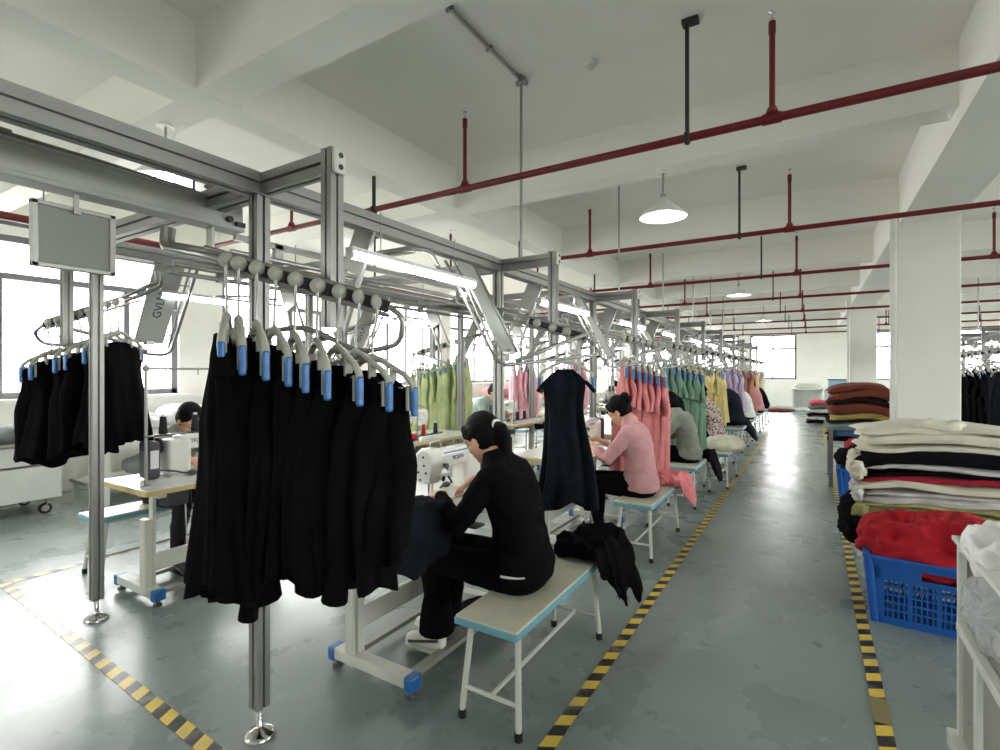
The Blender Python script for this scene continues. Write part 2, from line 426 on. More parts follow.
# ------------------------------------------------------------------ pendants
def make_pendant():
    t = thing('pendant_lamp', 'x', 'lamp', group='pendant lamps along the hall')
    m = MB(); m.lathe([(.055, -.012), (.055, 0)]); m.build('ceiling_rose', cream_paint, t)
    m = MB(); m.cyl((0, 0, -.24), (0, 0, 0), .009, 8); m.cyl((0, 0, -.27), (0, 0, -.2), .024, 12); m.build('rod', steel, t)
    m = MB()
    prof = [(.03, -.235), (.045, -.26), (.09, -.30), (.14, -.34), (.19, -.385), (.205, -.405), (.207, -.41)]
    n = 32; rings = [[(math.cos(2 * PI * k / n) * r, math.sin(2 * PI * k / n) * r, z) for k in range(n)] for r, z in prof]
    m.rings(rings, True, False); o = m.build('lamp_shade', mat('lamp_shade_enamel', (225, 227, 224), .3), t)
    md = o.modifiers.new('s', 'SOLIDIFY'); md.thickness = .004
    m = MB(); m.ell((0, 0, -.365), (.055, .055, .06)); m.build('light_bulb', bulb, t)
    return t
pend = Proto(make_pendant)
PENDS = [((-1.15, 4.70, ZB), 'white shaded pendant lamp hanging above the aisle, nearest lit one'), ((-4.04, 1.9, ZB), 'pendant lamp half hidden behind the nearest aluminium beam'),
                ((-1.15, 10.3, ZB), 'second pendant lamp down the aisle'), ((-1.15, 15.9, ZB), 'third and smallest pendant lamp down the aisle'), ((-5.4, 7.5, ZB), 'pendant lamp above the window side of the sewing line'),
                ((3.6, 7.5, ZB), 'pendant lamp beyond the nearest column')]
for l, lab in PENDS: pend.place(l, 0, lab, 'pendant lamps along the hall')

# ------------------------------------------------------------------ conduits, detector
t = thing('conduit', 'grey conduit dropping from the ceiling to the nearest aluminium beam with a bend at top', 'conduit', (-1.9, 3.41, ZC))
m = MB(); m.tube(fillet([(0, 0, -.02), (0, 0, -1.33), (0, 0, -1.46), (-.12, -.02, -1.46)], .09), .011, 8); m.build('conduit_drop', steel, t)
m = MB(); m.cyl((0, -1.4, -.012), (0, 0, -.012), .012, 8); m.build('conduit_run', steel, t)
m = MB()
for y in (-.45, -.9): m.box((0, y, -.012), (.05, .02, .03))
m.cyl((-.04, 0, -.03), (.045, 0, -.03), .02, 10); m.cyl((.02, .05, -.02), (.02, -.05, -.02), .018, 10); m.build('junction_box', steel, t)
for i, y in enumerate([5.85, 7.93, 10.25, 12.2, 14.1, 16]):
    m = MB(); zt = ZB - 0 if i == 1 else ZC
    m.cyl((0, 0, 2.3), (0, 0, zt), .011, 8)
    if zt == ZB: pass
    tag(m.build('conduit', steel, loc=(-1.94, y, 0)), '%s grey conduit dropping from the ceiling to the aisle side beam, past the bent one' % ORD[i], 'conduit', 'straight conduits dropping to the sewing line')
for i, y in enumerate([9.5, 13.5]):
    m = MB(); m.cyl((0, 0, 2.3), (0, 0, ZC), .011, 8)
    tag(m.build('conduit', steel, loc=(3.0 - i * .2, y, 0)), ['near', 'far'][i] + ' grey conduit dropping to the sewing line beyond the column', 'conduit', 'conduits beyond the column')
t = thing('smoke_detector', 'small white smoke detector on the ceiling above the aisle', 'smoke detector', (-1.37, 3.49, ZC))
m = MB(); m.lathe([(.05, 0), (.05, -.014), (.04, -.02), (.038, -.03)]); m.build('base', white_paint, t)
m = MB(); m.lathe([(.026, -.028), (.026, -.045), (.012, -.055)]); m.build('sensor', cream_paint, t)

# ------------------------------------------------------------------ aluminium line frames
SP = 1.87
ST = [1.27 + SP * k for k in range(10)]
def foot(x, y, parent, h=.13):
    m = MB(); m.lathe([(.062, 0), (.062, .008), (.05, .02), (.018, .035), (.012, .04), (.012, h)], (x, y, 0), n=28); return m.build('levelling_foot', chrome, parent)
ZT = 2.305
def line_frame(xa, xb, ys, label, y_near, sgn=1):
    """xa aisle side beam, xb far beam"""
    t = thing('garment_conveyor', label, 'aluminium frame', (xa, ys[0], 0)); ox, oy = xa, ys[0]
    def P(x, y, z): return (x - ox, y - oy, z)
    yend = ys[-1] + 1.0
    m = MB(); m.profile(P(xa, y_near, ZT - .045), P(xa, yend, ZT - .045), .08, .09, 1, 1); m.build('long_beam', alu, t)
    m = MB(); m.profile(P(xb, ys[0] - .04, ZT - .045), P(xb, yend, ZT - .045), .08, .09, 1, 1); m.build('long_beam', alu, t)
    for k, y in enumerate(ys):
        for x in (xa, xb):
            yy = y + (.08 if x == xb else 0)
            m = MB(); m.profile(P(x, yy, .12), P(x, yy, ZT - .09), .058, .058, 1, 1, slot=.012, dep=.014); p = m.build('post', alu, t); foot(x - ox, yy - oy, p, .13)
        m = MB(); m.profile(P(xa, y, ZT - .05), P(xb, y, ZT - .05), .08, .08, 1, 1); m.build('cross_beam', alu, t)
        for x, d in ((xa, sgn), (xb, -sgn)):
            yy = y + (.08 if x == xb else 0)
            m = MB(); m.profile(P(x + d * .04, yy, ZT - .045), P(x + d * .412, yy, ZT - .045), .05, .08, 1, 1); m.build('short_arm', alu, t)
            m = MB(); m.profile(P(x + d * .44, yy, 1.66), P(x + d * .44, yy, ZT + .005), .058, .054, 1, 1, up=(1, 0, 0), slot=.010, dep=.010); hp = m.build('hanging_post', alu, t)
            m = MB(); m.box(P(x + d * .44 + d * .036, yy - .0, ZT - .045), (.02, .056, .09)); cp = m.build('end_cap', cream_paint, hp, bevel=.008)
            m = MB()
            for dz in (-.022, .02): m.cyl(P(x + d * .44 + d * .045, yy, ZT - .045 + dz), P(x + d * .44 + d * .049, yy, ZT - .045 + dz), .010, 12)
            m.build('bolt', alu_dark, cp)
    # central conveyor: two tubes with a black chain and brackets
    xm = (xa + xb) / 2
    for dx in (-.28, .28):
        m = MB(); m.cyl(P(xm + dx, ys[0] + .2, 2.06), P(xm + dx, yend, 2.06), .014, 8); m.cyl(P(xm + dx + .05, ys[0] + .2, 2.10), P(xm + dx + .05, yend, 2.10), .014, 8); m.build('conveyor_tube', steel, t)
        m = MB(); m.box(P(xm + dx, (ys[0] + yend) / 2, 2.19), (.03, yend - ys[0] - .5, .03)); m.build('conveyor_bar', steel, t)
    for k, y in enumerate(ys):
        m = MB(); m.bar(P(xm - .28, y + .5, 2.20), P(xm - .28, y + .5, 2.04), .03, .05); m.bar(P(xm + .28, y + .5, 2.20), P(xm + .28, y + .5, 2.04), .03, .05); m.bar(P(xa, y + .95, ZT - .11), P(xb, y + .95, ZT - .11), .03, .04)
        m.build('bracket', alu, t)
    return t
XA, XB = -1.94, -3.69
line_frame(XA, XB, ST, 'long grey aluminium frame carrying the garment conveyor over the sewing line beside the aisle', .0)
line_frame(3.1, 4.85, ST[4:9], 'aluminium conveyor frame of the second sewing line beyond the columns', ST[4] - .3, -1)

# front conveyor housing seen at the upper left, with its motor end
t = thing('conveyor_housing', 'grey conveyor channel housing with sloping cable ending beside the nearest post', 'conveyor housing', (-2.3, 1.4, 2.155))
m = MB(); m.box((0, -1.1, .062), (.07, 2.2, .125)); m.bar((.036, -2.2, .112), (.036, 0, .112), .006, .006); m.box((0, -1.1, .0), (.1, 2.2, .02)); m.build('housing', mat('housing_grey', (158, 160, 156), .45, .35), t, bevel=.004)
m = MB(); m.tube([(.0, -2.2, .148), (.0, -1.3, .142), (.0, -.6, .138), (.0, -.2, .13)], .010, 8); m.cyl((.0, -.95, .14), (.0, -.80, .139), .018, 10); m.cyl((.03, -.22, .13), (.03, -.22, .28), .005, 6); m.build('cable', mat('cable_grey', (92, 92, 86), .5), t)
m = MB(); m.cyl((.03, -.07, .035), (.055, -.07, .035), .014, 12); m.box((.04, -.02, .02), (.03, .04, .02)); m.build('end_latch', blackp, t)
m = MB(); m.box((.0, -.13, -.07), (.04, .012, .12)); m.build('drop_bracket', steel, t)

# LED tubes
def make_led():
    t = thing('led_tube_light', 'x', 'tube light')
    m = MB(); m.box((0, .5, .022), (.05, 1.0, .02)); m.build('housing', white_paint, t, bevel=.003)
    m = MB(); m.cyl((0, .01, 0), (0, .99, 0), .021, 12); m.build('tube', led, t)
    m = MB(); m.cyl((0, 0, 0), (0, .015, 0), .022, 12); m.build('end_cap', cream_paint, t); m = MB(); m.cyl((0, .985, 0), (0, 1, 0), .022, 12); m.build('end_cap', cream_paint, t)
    m = MB()
    for y in (.2, .8): m.cyl((0, y, .03), (0, y, .24), .003, 6)
    m.build('suspension_wire', steel, t)
    return t
ledp = Proto(make_led)
for k, y in enumerate(ST[:9]):
    ledp.place((XA + .16, y + .33, 2.03), 0, '%s glowing tube light from the front under the aisle side beam' % ORD[k], 'tube lights under the aisle side beam')
    ledp.place((XB - .16, y + .5, 2.03), 0, '%s glowing tube light from the front under the window side beam' % ORD[k], 'tube lights under the window side beam')
for k, y in enumerate(ST[4:9]):
    ledp.place((3.1 - .16, y + .33, 2.03), 0, '%s glowing tube light of the second sewing line beyond the columns' % ORD[k], 'tube lights of the second line')
    ledp.place((4.85 + .16, y + .33, 2.03), 0, '%s glowing tube light on the far side of the second sewing line' % ORD[k], 'tube lights on the far side of the second line')

# notice board, hanging parallel to the housing
t = thing('notice_board', 'blank grey framed board clipped under the conveyor housing at upper left', 'board', (-2.3, .775, 2.097))
Wd, H = .25, .232
m = MB(); m.box((0, 0, -H / 2), (.012, Wd - .03, H - .03)); m.build('panel', board_grey, t)
m = MB()
for s_ in (-1, 1): m.box((0, s_ * (Wd / 2 - .010), -H / 2), (.026, .020, H)); m.box((0, 0, -H / 2 + s_ * (H / 2 - .008)), (.026, Wd, .016))
m.build('board_frame', mat('board_frame_aluminium', (172, 174, 168), .4, .4), t, bevel=.003)
m = MB(); m.box((.012, 0, .015), (.012, .014, .06)); m.box((.02, 0, -.015), (.012, .02, .025)); m.build('clip', steel, t)

# overhead wire in front of left windows
m = MB(); m.cyl((-6.3, YB, 2.86), (-6.3, YF, 2.86), .02, 8)
for q in range(9): m.cyl((-6.3, 1.88 + 2.8 * q, 2.86), (-6.3, 1.88 + 2.8 * q, ZB), .006, 6)
tag(m.build('cable_tray', mat('tray_grey', (110, 112, 112), .5)), 'thin grey conduit running along above the left windows', 'conduit')
# ------------------------------------------------------------------ garment storage rails (one per station)
def rail_points(xo):
    # local to station hanging post foot (x measured from beam xa=0, y from station)
    A = V((xo * 0 + .09, -.27, 1.915)); B = V((xo, .055, 1.725)); return A, B
CH = 1
def make_rail(xo, with_arm=True, near=False, ch=.42, rollers=False):
    """local frame: origin at beam axis (xa, ystation); +x outwards to the operator aisle"""
    t = thing('garment_rail', 'x', 'garment rail')
    A, B = rail_points(xo); d = (B - A).normalized(); sd = V((d.y, -d.x, 0)).normalized()
    # two bent feed tubes from the conveyor
    m = MB()
    for off, dz in ((0, .0), (.07, .02)):
        p = sd * off * .6
        m.tube(fillet([V((-.15, -.29, 2.05)) - p, V((-.145, -.30, 1.965 + dz)) - p, A - p + V((0, 0, .0 + dz)), A + d * .1 - p * .4 + V((0, 0, dz))], .06), .014, 8)
    m.build('feed_tube', steel, t)
    m = MB(); m.tube([A + V((0, 0, .028)), B + V((0, 0, .028))], .008, 8); m.tube([A - V((0, 0, .03)), B - V((0, 0, .03))], .008, 8); m.build('rail_tube', steel, t)
    m = MB(); m.bar(A + (B - A) * ch, B, .010, .040); m.build('chain_track', black_track, t)
    if rollers:
        for q in (.5, .66, .8):
            m = MB(); c = A + d * (B - A).length * q; m.lathe([(.006, -.010), (.024, -.010), (.027, -.005), (.027, .002), (.018, .007), (.010, .012)], c + sd * .022, sd, 18); m.build('roller', hanger_g, t)
    # end curl and return tube
    Pq = V((.37, -.45, 1.56))
    if with_arm:
        m = MB(); m.tube(fillet([B + V((0, 0, .0)), B + d * .07 + V((0, 0, -.03)), B + d * .07 - sd * -.06 + V((0, 0, -.10)), Pq + V((.16, .08, .0)), Pq + V((0, -.14, -.03)), V((-.02, -.60, 2.19))], .08), .011, 8)
        m.tube(fillet([B + V((0, 0, .02)), Pq + V((.2, .12, .08)), Pq + V((.03, .0, .0))], .08), .014, 8)
        m.build('return_tube', steel, t)
        # elevator arm plate
        a0 = V((.02, -.44, 2.20)); a1 = V((.35, -.44, 1.62)); ad = (a1 - a0).normalized()
        m = MB(); up = V((0, 1, 0)); m.bar(a0, a1, .014, .19, up=up) ; pl = m.build('arm_plate', mat('arm_plate_paint', (186, 188, 184), .4, .3), t, bevel=.006)
        m = MB(); m.tube([a0 + V((0, -.13, 0)), a1 + V((0, -.13, -.03))], .008, 8); m.bar(a0 + V((.012, .08, 0)), a1 + V((.012, .08, 0)), .02, .012)
        for q in (.3, .6, .9):
            c = a0 + (a1 - a0) * q; m.cyl(c + V((0, -.16, 0)), c, .006, 6)
        m.build('arm_tube', steel, t)
        m = MB(); m.box(a1 + V((.0, 0, -.0)), (.05, .05, .03)); m.build('pivot', steel, t)
    else:
        m = MB(); m.tube(fillet([B, B + d * .05 + V((0, 0, -.02)), B + d * .035 + V((-.01, .02, -.12)), B + V((-.14, -.0, -.16)), B + V((-.30, -.12, -.06)), A + d * .12 + V((0, .05, -.25))], .07), .010, 8); m.build('return_tube', steel, t)
        m = MB(); m.bar(B + V((-.16, .02, -.17)), B + V((-.40, -.16, -.26)), .10, .012, up=(0, 0, 1)); m.cyl(B + V((-.16, .02, -.175)), B + V((-.16, .02, -.163)), .05, 16); m.build('stop_plate', panel_grey, t)
    # inner bracket arm leaning back to the conveyor
    b0 = V((0, .58, 2.20)); b1 = V((-.24, .58, 1.76))
    m = MB(); m.bar(b0 + V((0, 0, .02)), b0 + (b1 - b0) * .42, .12, .02, up=V((0, 1, 0))); m.bar(b0 + V((.06, 0, 0)), b1 + V((.09, 0, -.05)), .02, .02); m.bar(b0 + V((-.06, 0, 0)), b1 + V((-.04, 0, 0)), .018, .02)
    m.tube(fillet([V((.10, .58, 2.09)), V((.3, .72, 2.12)), V((.1, 1.1, 2.05))], .1), .012, 8)
    m.build('inner_arm', alu, t)
    return t
def near_text(t, inner=True):
    pass
def text_obj(name, s, size, m, parent, loc, rot, ext=.0008):
    cu = bpy.data.curves.new(name, 'FONT'); cu.body = s; cu.size = size; cu.extrude = ext; cu.align_x = 'CENTER'; cu.align_y = 'CENTER'
    o = bpy.data.objects.new(name, cu); COL.objects.link(o)
    me = bpy.data.meshes.new_from_object(o); bpy.data.objects.remove(o)
    me.materials.clear(); me.materials.append(m)
    o = bpy.data.objects.new(name, me); COL.objects.link(o); o.parent = parent; o.location = loc; o.rotation_euler = rot
    return o

RAILX = [.64, .65, .72, .76, .77, .78, .78, .78, .78]
def rail_label(side, k):
    return '%s bent tube garment rail with black chain on the %s side of the sewing line, counted from the nearest post' % (ORD[k], side)
RAILS = {}
rp_near = Proto(lambda: make_rail(.67, False)); rp = {}
for k in range(9):
    if k == 0: o = make_rail(.67, False, ch=.14)
    else:
        xo = RAILX[k]
        if xo not in rp: rp[xo] = Proto(lambda xo=xo: make_rail(xo, rollers=(xo == .65)))
        o = rp[xo].place((0, 0, 0), 0, 'x')
    o.location = (XA, ST[k], 0); o.rotation_euler = (0, 0, 0)
    o['label'] = 'garment rail nearest the front, carrying black dresses, beside the nearest aluminium post' if k == 0 else '%s bent tube garment rail above the aisle side stools, counted from the front' % ORD[k]
    o['group'] = 'garment rails on the aisle side'
LX = .65
lrp = Proto(lambda: make_rail(LX))
LRO = []
for k in range(9):
    o = lrp.place((XB, ST[k] + .08, .08 if k == 0 else 0), PI, 'garment rail on the window side holding short black garments by the notice board' if k == 0 else '%s bent tube garment rail on the window side of the line, counted from the front' % ORD[k], 'garment rails on the window side')
    LRO.append(o)
r2 = Proto(lambda: make_rail(1.15))
for k, y in enumerate(ST[4:9]):
    # mirrored line beyond the columns: rails face the aisle (-x)
    r2.place((3.1, y, 0), PI, '%s garment rail of the second sewing line beyond the columns' % ORD[k], 'garment rails of the second line')
# printing on the arm plates (window side plates face the camera with their -y... side)
def plate_print(parent, side):
    a0 = V((.02, -.44, 2.20)); a1 = V((.35, -.44, 1.62)); mid = a0 + (a1 - a0) * .55
    ad = (a0 - a1).normalized()  # reading direction, bottom to top
    yv = ad.cross(V((0, 1, 0))).normalized()
    if yv.x > 0: yv = -yv
    # face normal +-y : text x axis along ad, z axis = normal
    zn = yv; xn = ad; yn = zn.cross(xn)
    M = Matrix((xn, yn, zn)).transposed()
    return M.to_euler(), mid + zn * .0085
for o in LRO[:1] + LRO[1:6]:
    rot, loc = plate_print(o, 1)
    text_obj('printed_mark', 'GVLN', .075, text_dark, o, loc, rot)

# ------------------------------------------------------------------ hangers
def make_hanger():
    """origin at the rail; wheel axis x (across the rail), hanger arms along x"""
    t = thing('clip_hanger', 'x', 'hanger')
    m = MB(); m.lathe([(.006, -.010), (.024, -.010), (.027, -.005), (.027, .002), (.018, .007), (.010, .012)], (.022, 0, 0), (1, 0, 0), 20); m.build('roller', hanger_g, t)
    m = MB(); m.tube([(.02, 0, 0), (.022, 0, -.03), (.015, 0, -.08), (0, 0, -.12), (0, 0, -.2)], [.007, .006, .0045, .0045, .006], 8); m.build('hook', steel, t)
    m = MB()
    for s_ in (-1, 1):
        pts = [V((0, 0, -.195)), V((s_ * .05, 0, -.205)), V((s_ * .11, 0, -.232)), V((s_ * .17, 0, -.258)), V((s_ * .205, 0, -.285)), V((s_ * .212, 0, -.31))]
        m.tube(pts, [.014, .013, .012, .012, .013, .014], 8, flat=.9)
    m.v = [(x * .84, y, z) for x, y, z in m.v]
    m.ell((0, 0, -.2), (.028, .016, .02)); m.tube([(-.13, 0, -.30), (.13, 0, -.30)], .0035, 6)
    m.build('hanger_arms', hanger_w, t)
    for s_ in (-1, 1):
        m = MB(); m.box((s_ * .178, .0, -.345), (.022, .024, .10)); m.build('clip', clip_blue, t, bevel=.008, seg=3)
        m = MB(); m.box((s_ * .158, 0, -.335), (.012, .03, .085)); m.build('clip_jaw', hanger_w, t, bevel=.003)
        m = MB(); m.box((s_ * .09, 0, -.262), (.012, .03, .07)); m.build('inner_clip', hanger_w, t, bevel=.003)
    return t
hang = Proto(make_hanger)

# ------------------------------------------------------------------ garments
def garment_mesh(length, seed, shoulder=.19, flare=.25, depth=.05, fold=.022, sleeves=0, uneven=.03, nrow=30, n=56, panels=0, neck=.05, top=-.29):
    R = random.Random(seed); ph = [R.uniform(0, 6.28) for _ in range(6)]; m = MB(); rings = []
    k1, k2 = R.choice([5, 6, 7]), R.choice([9, 11, 13])
    for j in range(nrow + 1):
        t = j / nrow
        z = top + .035 * (1 - min(1, t * 9)) - length * t
        if t < .1: w = neck + (shoulder - neck) * min(1, (t / .07)) ** .7
        else: w = shoulder * (1 - .10 * math.sin(min(1, (t - .1) / .35) * PI)) if t < .45 else shoulder + (flare - shoulder) * ((t - .45) / .55) ** 1.1
        dpt = .02 + depth * min(1, t * 3) + .02 * t
        am = fold * (.25 + 1.0 * t)
        ring = []
        for i in range(n):
            a = 2 * PI * i / n
            c, s_ = math.cos(a), math.sin(a)
            f = math.cos(k1 * a + ph[0] + 1.5 * t) * .6 + math.cos(k2 * a + ph[1] - 1.2 * t) * .45 + math.cos(3 * a + ph[2]) * .4
            x = c * (w + am * f * .5); y = math.copysign(abs(s_) ** .8, s_) * (dpt + am * f)
            zz = z + (uneven * math.sin(2 * a + ph[3]) + uneven * .6 * math.sin(5 * a + ph[4])) * t ** 3
            x += .012 * math.sin(6 * t + ph[5]); y += .014 * math.sin(5 * t + ph[2])
            ring.append(V((x, y, zz)))
        rings.append(ring)
    m.rings(rings, True, True)
    for s_ in (-1, 1):
        if sleeves is None: continue
        if sleeves == 0:
            p = [V((s_ * (shoulder - .05), 0, top - .03)), V((s_ * (shoulder + .0), .0, top - .055)), V((s_ * (shoulder + .04), .01, top - .10)), V((s_ * (shoulder + .048), .01, top - .115))]
            m.tube(p, [.03, .034, .036, .03], 12, flat=.4)
        else:
            L = sleeves; pts = []; rs = []
            for q in range(9):
                u = q / 8; pts.append(V((s_ * (shoulder - .03 + .055 * min(1, u * 3) + .02 * math.sin(u * 5 + ph[1])), .012 * math.sin(u * 7 + ph[0] + s_), top - .03 - L * u))); rs.append(.034 + .012 * u + .006 * math.sin(9 * u + ph[3]))
            m.tube(pts, rs, 12, flat=.6)
    for q in range(panels):
        x = R.uniform(-.15, .15); y = R.choice((-1, 1)) * (.035); L = R.uniform(.03, .10); wv = R.uniform(.035, .05)
        zt = top - length * .72
        pts = []; 
        for u in range(6):
            uu = u / 5; pts.append(V((x + .01 * math.sin(uu * 5 + ph[0]), y + .01 * math.sin(uu * 4), zt - (length * .28 + L) * uu)))
        m.tube(pts, [wv * .8, wv, wv * 1.1, wv, wv * 1.1, wv * 1.2], 10, flat=.8)
    me = bpy.data.meshes.new('g'); me.from_pydata(m.v, [], m.f); me.update(); me.polygons.foreach_set('use_smooth', m.sm)
    return me
GM = {}
def garments(station_origin, rz, xo, ts, cm, spec, word, group, lab, yaw0=0, yawf=None, seedb=0, nproto=3, unique=False, hangers=True, dz=0, absyaw=None, lens=None):
    """ts: parameters along the rail; word: garment kind"""
    A, B = rail_points(xo); R = Matrix.Rotation(rz, 3, 'Z'); n = len(ts)
    d = B - A; base = math.atan2(d.y, d.x)
    rr = random.Random(seedb + 5)
    for i, t in enumerate(ts):
        p = V(station_origin) + R @ (A + d * t)
        yaw = base - PI / 2 + (yawf(i, t) if yawf else 0) + rr.uniform(-.08, .08) + yaw0
        if absyaw is not None: yaw = absyaw
        key = (cm.name, spec['name'], (i if unique else i % nproto))
        if key not in GM:
            s_ = dict(spec); s_.pop('name'); L = s_.pop('length'); L *= 1 + rr.uniform(-.06, .06)
            if lens: L = lens[i]
            GM[key] = garment_mesh(L, seedb * 31 + i * 7 + 1, **s_)
        me = GM[key]
        o = bpy.data.objects.new('hanging_garment', me)
        if not me.materials: me.materials.append(cm)
        o.name = word; COL.objects.link(o)
        o.location = (p.x, p.y, p.z + dz + rr.uniform(-.008, .008)); o.rotation_euler = (0, 0, yaw)
        tag(o, lab(i, n), 'garment', group)
        if hangers:
            hang.place((p.x, p.y, p.z + dz), yaw, 'hanger of the ' + lab(i, n), 'hangers of ' + group) 
    return

black = cloth('black', (11, 11, 12), .3); black2 = cloth('navy_black', (23, 26, 34), .3)
coral = cloth('coral', (210, 132, 133)); green = cloth('sage_green', (112, 144, 124)); yellow = cloth('mustard_yellow', (226, 211, 146))
lilac = cloth('lilac', (196, 182, 208)); red = cloth('red', (196, 62, 66)); rust = cloth('rust', (176, 122, 108)); tan = cloth('tan', (220, 186, 130)); ivory = cloth('ivory', (226, 220, 200))
lime = cloth('lime', (188, 198, 148)); pink = cloth('pale_pink', (242, 190, 202)); wht = cloth('white', (226, 227, 224)); rose = cloth('dusty_rose', (178, 116, 108))
def olab(txt, end):
    return lambda i, n: '%s, %s from the %s' % (txt, ORD[i] if i < 12 else 'last', end)
# 1: near black dresses, aisle side
garments((XA, ST[0], 0), 0, .67, [.12], black, dict(name='nd0', length=.84, shoulder=.175, flare=.17, depth=.05, fold=.03, panels=2, sleeves=0), 'black_dress', 'black dresses on the nearest rail', lambda i, n: 'long black dress on the nearest rail, first from the left', yawf=lambda i, t: .45, seedb=4)
garments((XA, ST[0], 0), 0, .67, [.185, .28, .38, .49, .61, .72, .82, .91], black, dict(name='nd', length=.86, shoulder=.15, flare=.158, depth=.05, fold=.03, panels=2, uneven=.03, sleeves=None), 'black_dress', 'black dresses on the nearest rail', lambda i, n: 'long black dress on the nearest rail, %s from the left' % ORD[i + 1], yawf=lambda i, t: .62 + (.18 if t > .7 else 0) + (.18 if t > .8 else 0) + (.25 if t > .9 else 0), seedb=3, unique=True, lens=[.86, .78, .76, .70, .71, .64, .68, .60])
# collar and ruffled sleeve of the leftmost dress
# 2: single black dress
garments((XA, ST[1], 0), 0, .65, [.80], black2, dict(name='sd', length=.85, shoulder=.14, flare=.20, depth=.05, fold=.042, sleeves=0), 'black_dress', 'black dress hanging alone', lambda i, n: 'single dark navy dress hanging alone between the two nearest seated women', absyaw=.38, seedb=9)
garments((XA, ST[2], 0), 0, .72, [.44, .53, .62, .70, .78, .86, .93], coral, dict(name='cd', length=1.08, shoulder=.135, flare=.165, depth=.045, fold=.03, sleeves=.34, uneven=.03), 'coral_dress', 'coral dresses behind the woman in pink', olab('coral dress hanging behind the woman in pink', 'left'), seedb=11)
garments((XA, ST[3], 0), 0, .76, [.34, .44, .54, .63, .72, .81, .90], green, dict(name='gd', length=1.06, shoulder=.14, flare=.18, depth=.05, fold=.03, sleeves=.32), 'green_dress', 'sage green dresses', olab('sage green dress past the coral ones', 'left'), seedb=13)
garments((XA, ST[4], 0), 0, .77, [.30, .42, .54, .66, .78, .88], yellow, dict(name='yd', length=.76, shoulder=.15, flare=.19, depth=.05, fold=.03, sleeves=.32), 'yellow_dress', 'mustard yellow dresses', olab('mustard yellow dress', 'left'), seedb=15)
garments((XA, ST[5], 0), 0, .78, [.5, .65, .8, .95], lilac, dict(name='ld', length=.8, shoulder=.17, flare=.2, depth=.05, fold=.02, sleeves=.3), 'lilac_dress', 'lilac dresses', olab('pale lilac dress', 'left'), seedb=17)
garments((XA, ST[6], 0), 0, .78, [.4, .6], red, dict(name='rd', length=.8, shoulder=.17, flare=.2), 'red_dress', 'red dresses far down the line', olab('red dress far down the line', 'left'), seedb=18)
garments((XA, ST[6], 0), 0, .78, [.8, .97], rust, dict(name='ud', length=.9, shoulder=.17, flare=.2), 'rust_dress', 'rust dresses far down the line', olab('rust brown dress far down the line', 'left'), seedb=19)
garments((XA, ST[7], 0), 0, .78, [.6, .75, .9], tan, dict(name='td', length=.95, shoulder=.17, flare=.2), 'tan_dress', 'tan dresses far down the line', olab('tan dress far down the line', 'left'), seedb=20)
garments((XA, ST[8], 0), 0, .78, [.7, .9], ivory, dict(name='id', length=.8, shoulder=.17, flare=.2), 'ivory_dress', 'ivory dresses at the end of the line', olab('ivory dress at the far end of the line', 'left'), seedb=21)
# window side
garments((XB, ST[0] + .08, .08), PI, LX, [.92, .83, .60, .51, .30, .22], black, dict(name='ls', length=.64, shoulder=.185, flare=.22, depth=.05, fold=.02, sleeves=None), 'black_blouse', 'short black garments by the windows', olab('short black garment left, under the notice board', 'left'), seedb=23, yawf=lambda i, t: -.1)
garments((XB, ST[2] + .08, 0), PI, LX, [1.06, .94, .80, .66, .52, .38, .22, .04], lime, dict(name='lm', length=1.0, shoulder=.18, flare=.22, depth=.05, fold=.034, sleeves=.38), 'lime_dress', 'lime green dresses', olab('lime green dress on the window side rail', 'left'), seedb=25)
garments((XB, ST[3] + .08, 0), PI, LX, [.5, .35, .2, .05], pink, dict(name='pk', length=.85, shoulder=.18, flare=.2, depth=.05, fold=.02, sleeves=.5), 'pink_dress', 'pale pink dresses on the window side', olab('pink dress left of the lone black dress', 'left'), seedb=27)
garments((XB, ST[4] + .08, 0), PI, LX, [.35, .2, .05, -.1], pink, dict(name='pk', length=.85, shoulder=.18, flare=.2, depth=.05, fold=.02, sleeves=.5), 'pink_dress', 'pale pink dresses on the window side', olab('pink dress right of the lone black dress', 'left'), seedb=27)
garments((XB, ST[1] + .08, 0), PI, LX, [.9, .6, .3], wht, dict(name='wh', length=.6, shoulder=.17, flare=.19), 'white_blouse', 'white tops on the window side', olab('white top behind the near black dresses', 'left'), seedb=28)
# second line beyond the column
garments((3.1, ST[5] , 0), PI, 1.15, [1.0, .92, .84, .76, .68, .60], black, dict(name='nb', length=.98, shoulder=.18, flare=.22, depth=.05, fold=.03, sleeves=.32), 'black_dress', 'black dresses beyond the column', olab('black dress beyond the column', 'left'), seedb=29)
garments((3.1, ST[4], 0), PI, 1.15, [.93, .85], black2, dict(name='nc', length=.92, shoulder=.18, flare=.22, sleeves=.45), 'black_dress', 'dark coats at the photo edge', olab('dark garment at the far right edge', 'left'), seedb=30)
garments((3.1, ST[4], 0), PI, 1.15, [.77, .69], rose, dict(name='nr', length=.98, shoulder=.18, flare=.22), 'rose_dress', 'dusty rose dresses beyond the column', olab('dusty rose dress at the far right edge', 'left'), seedb=31)
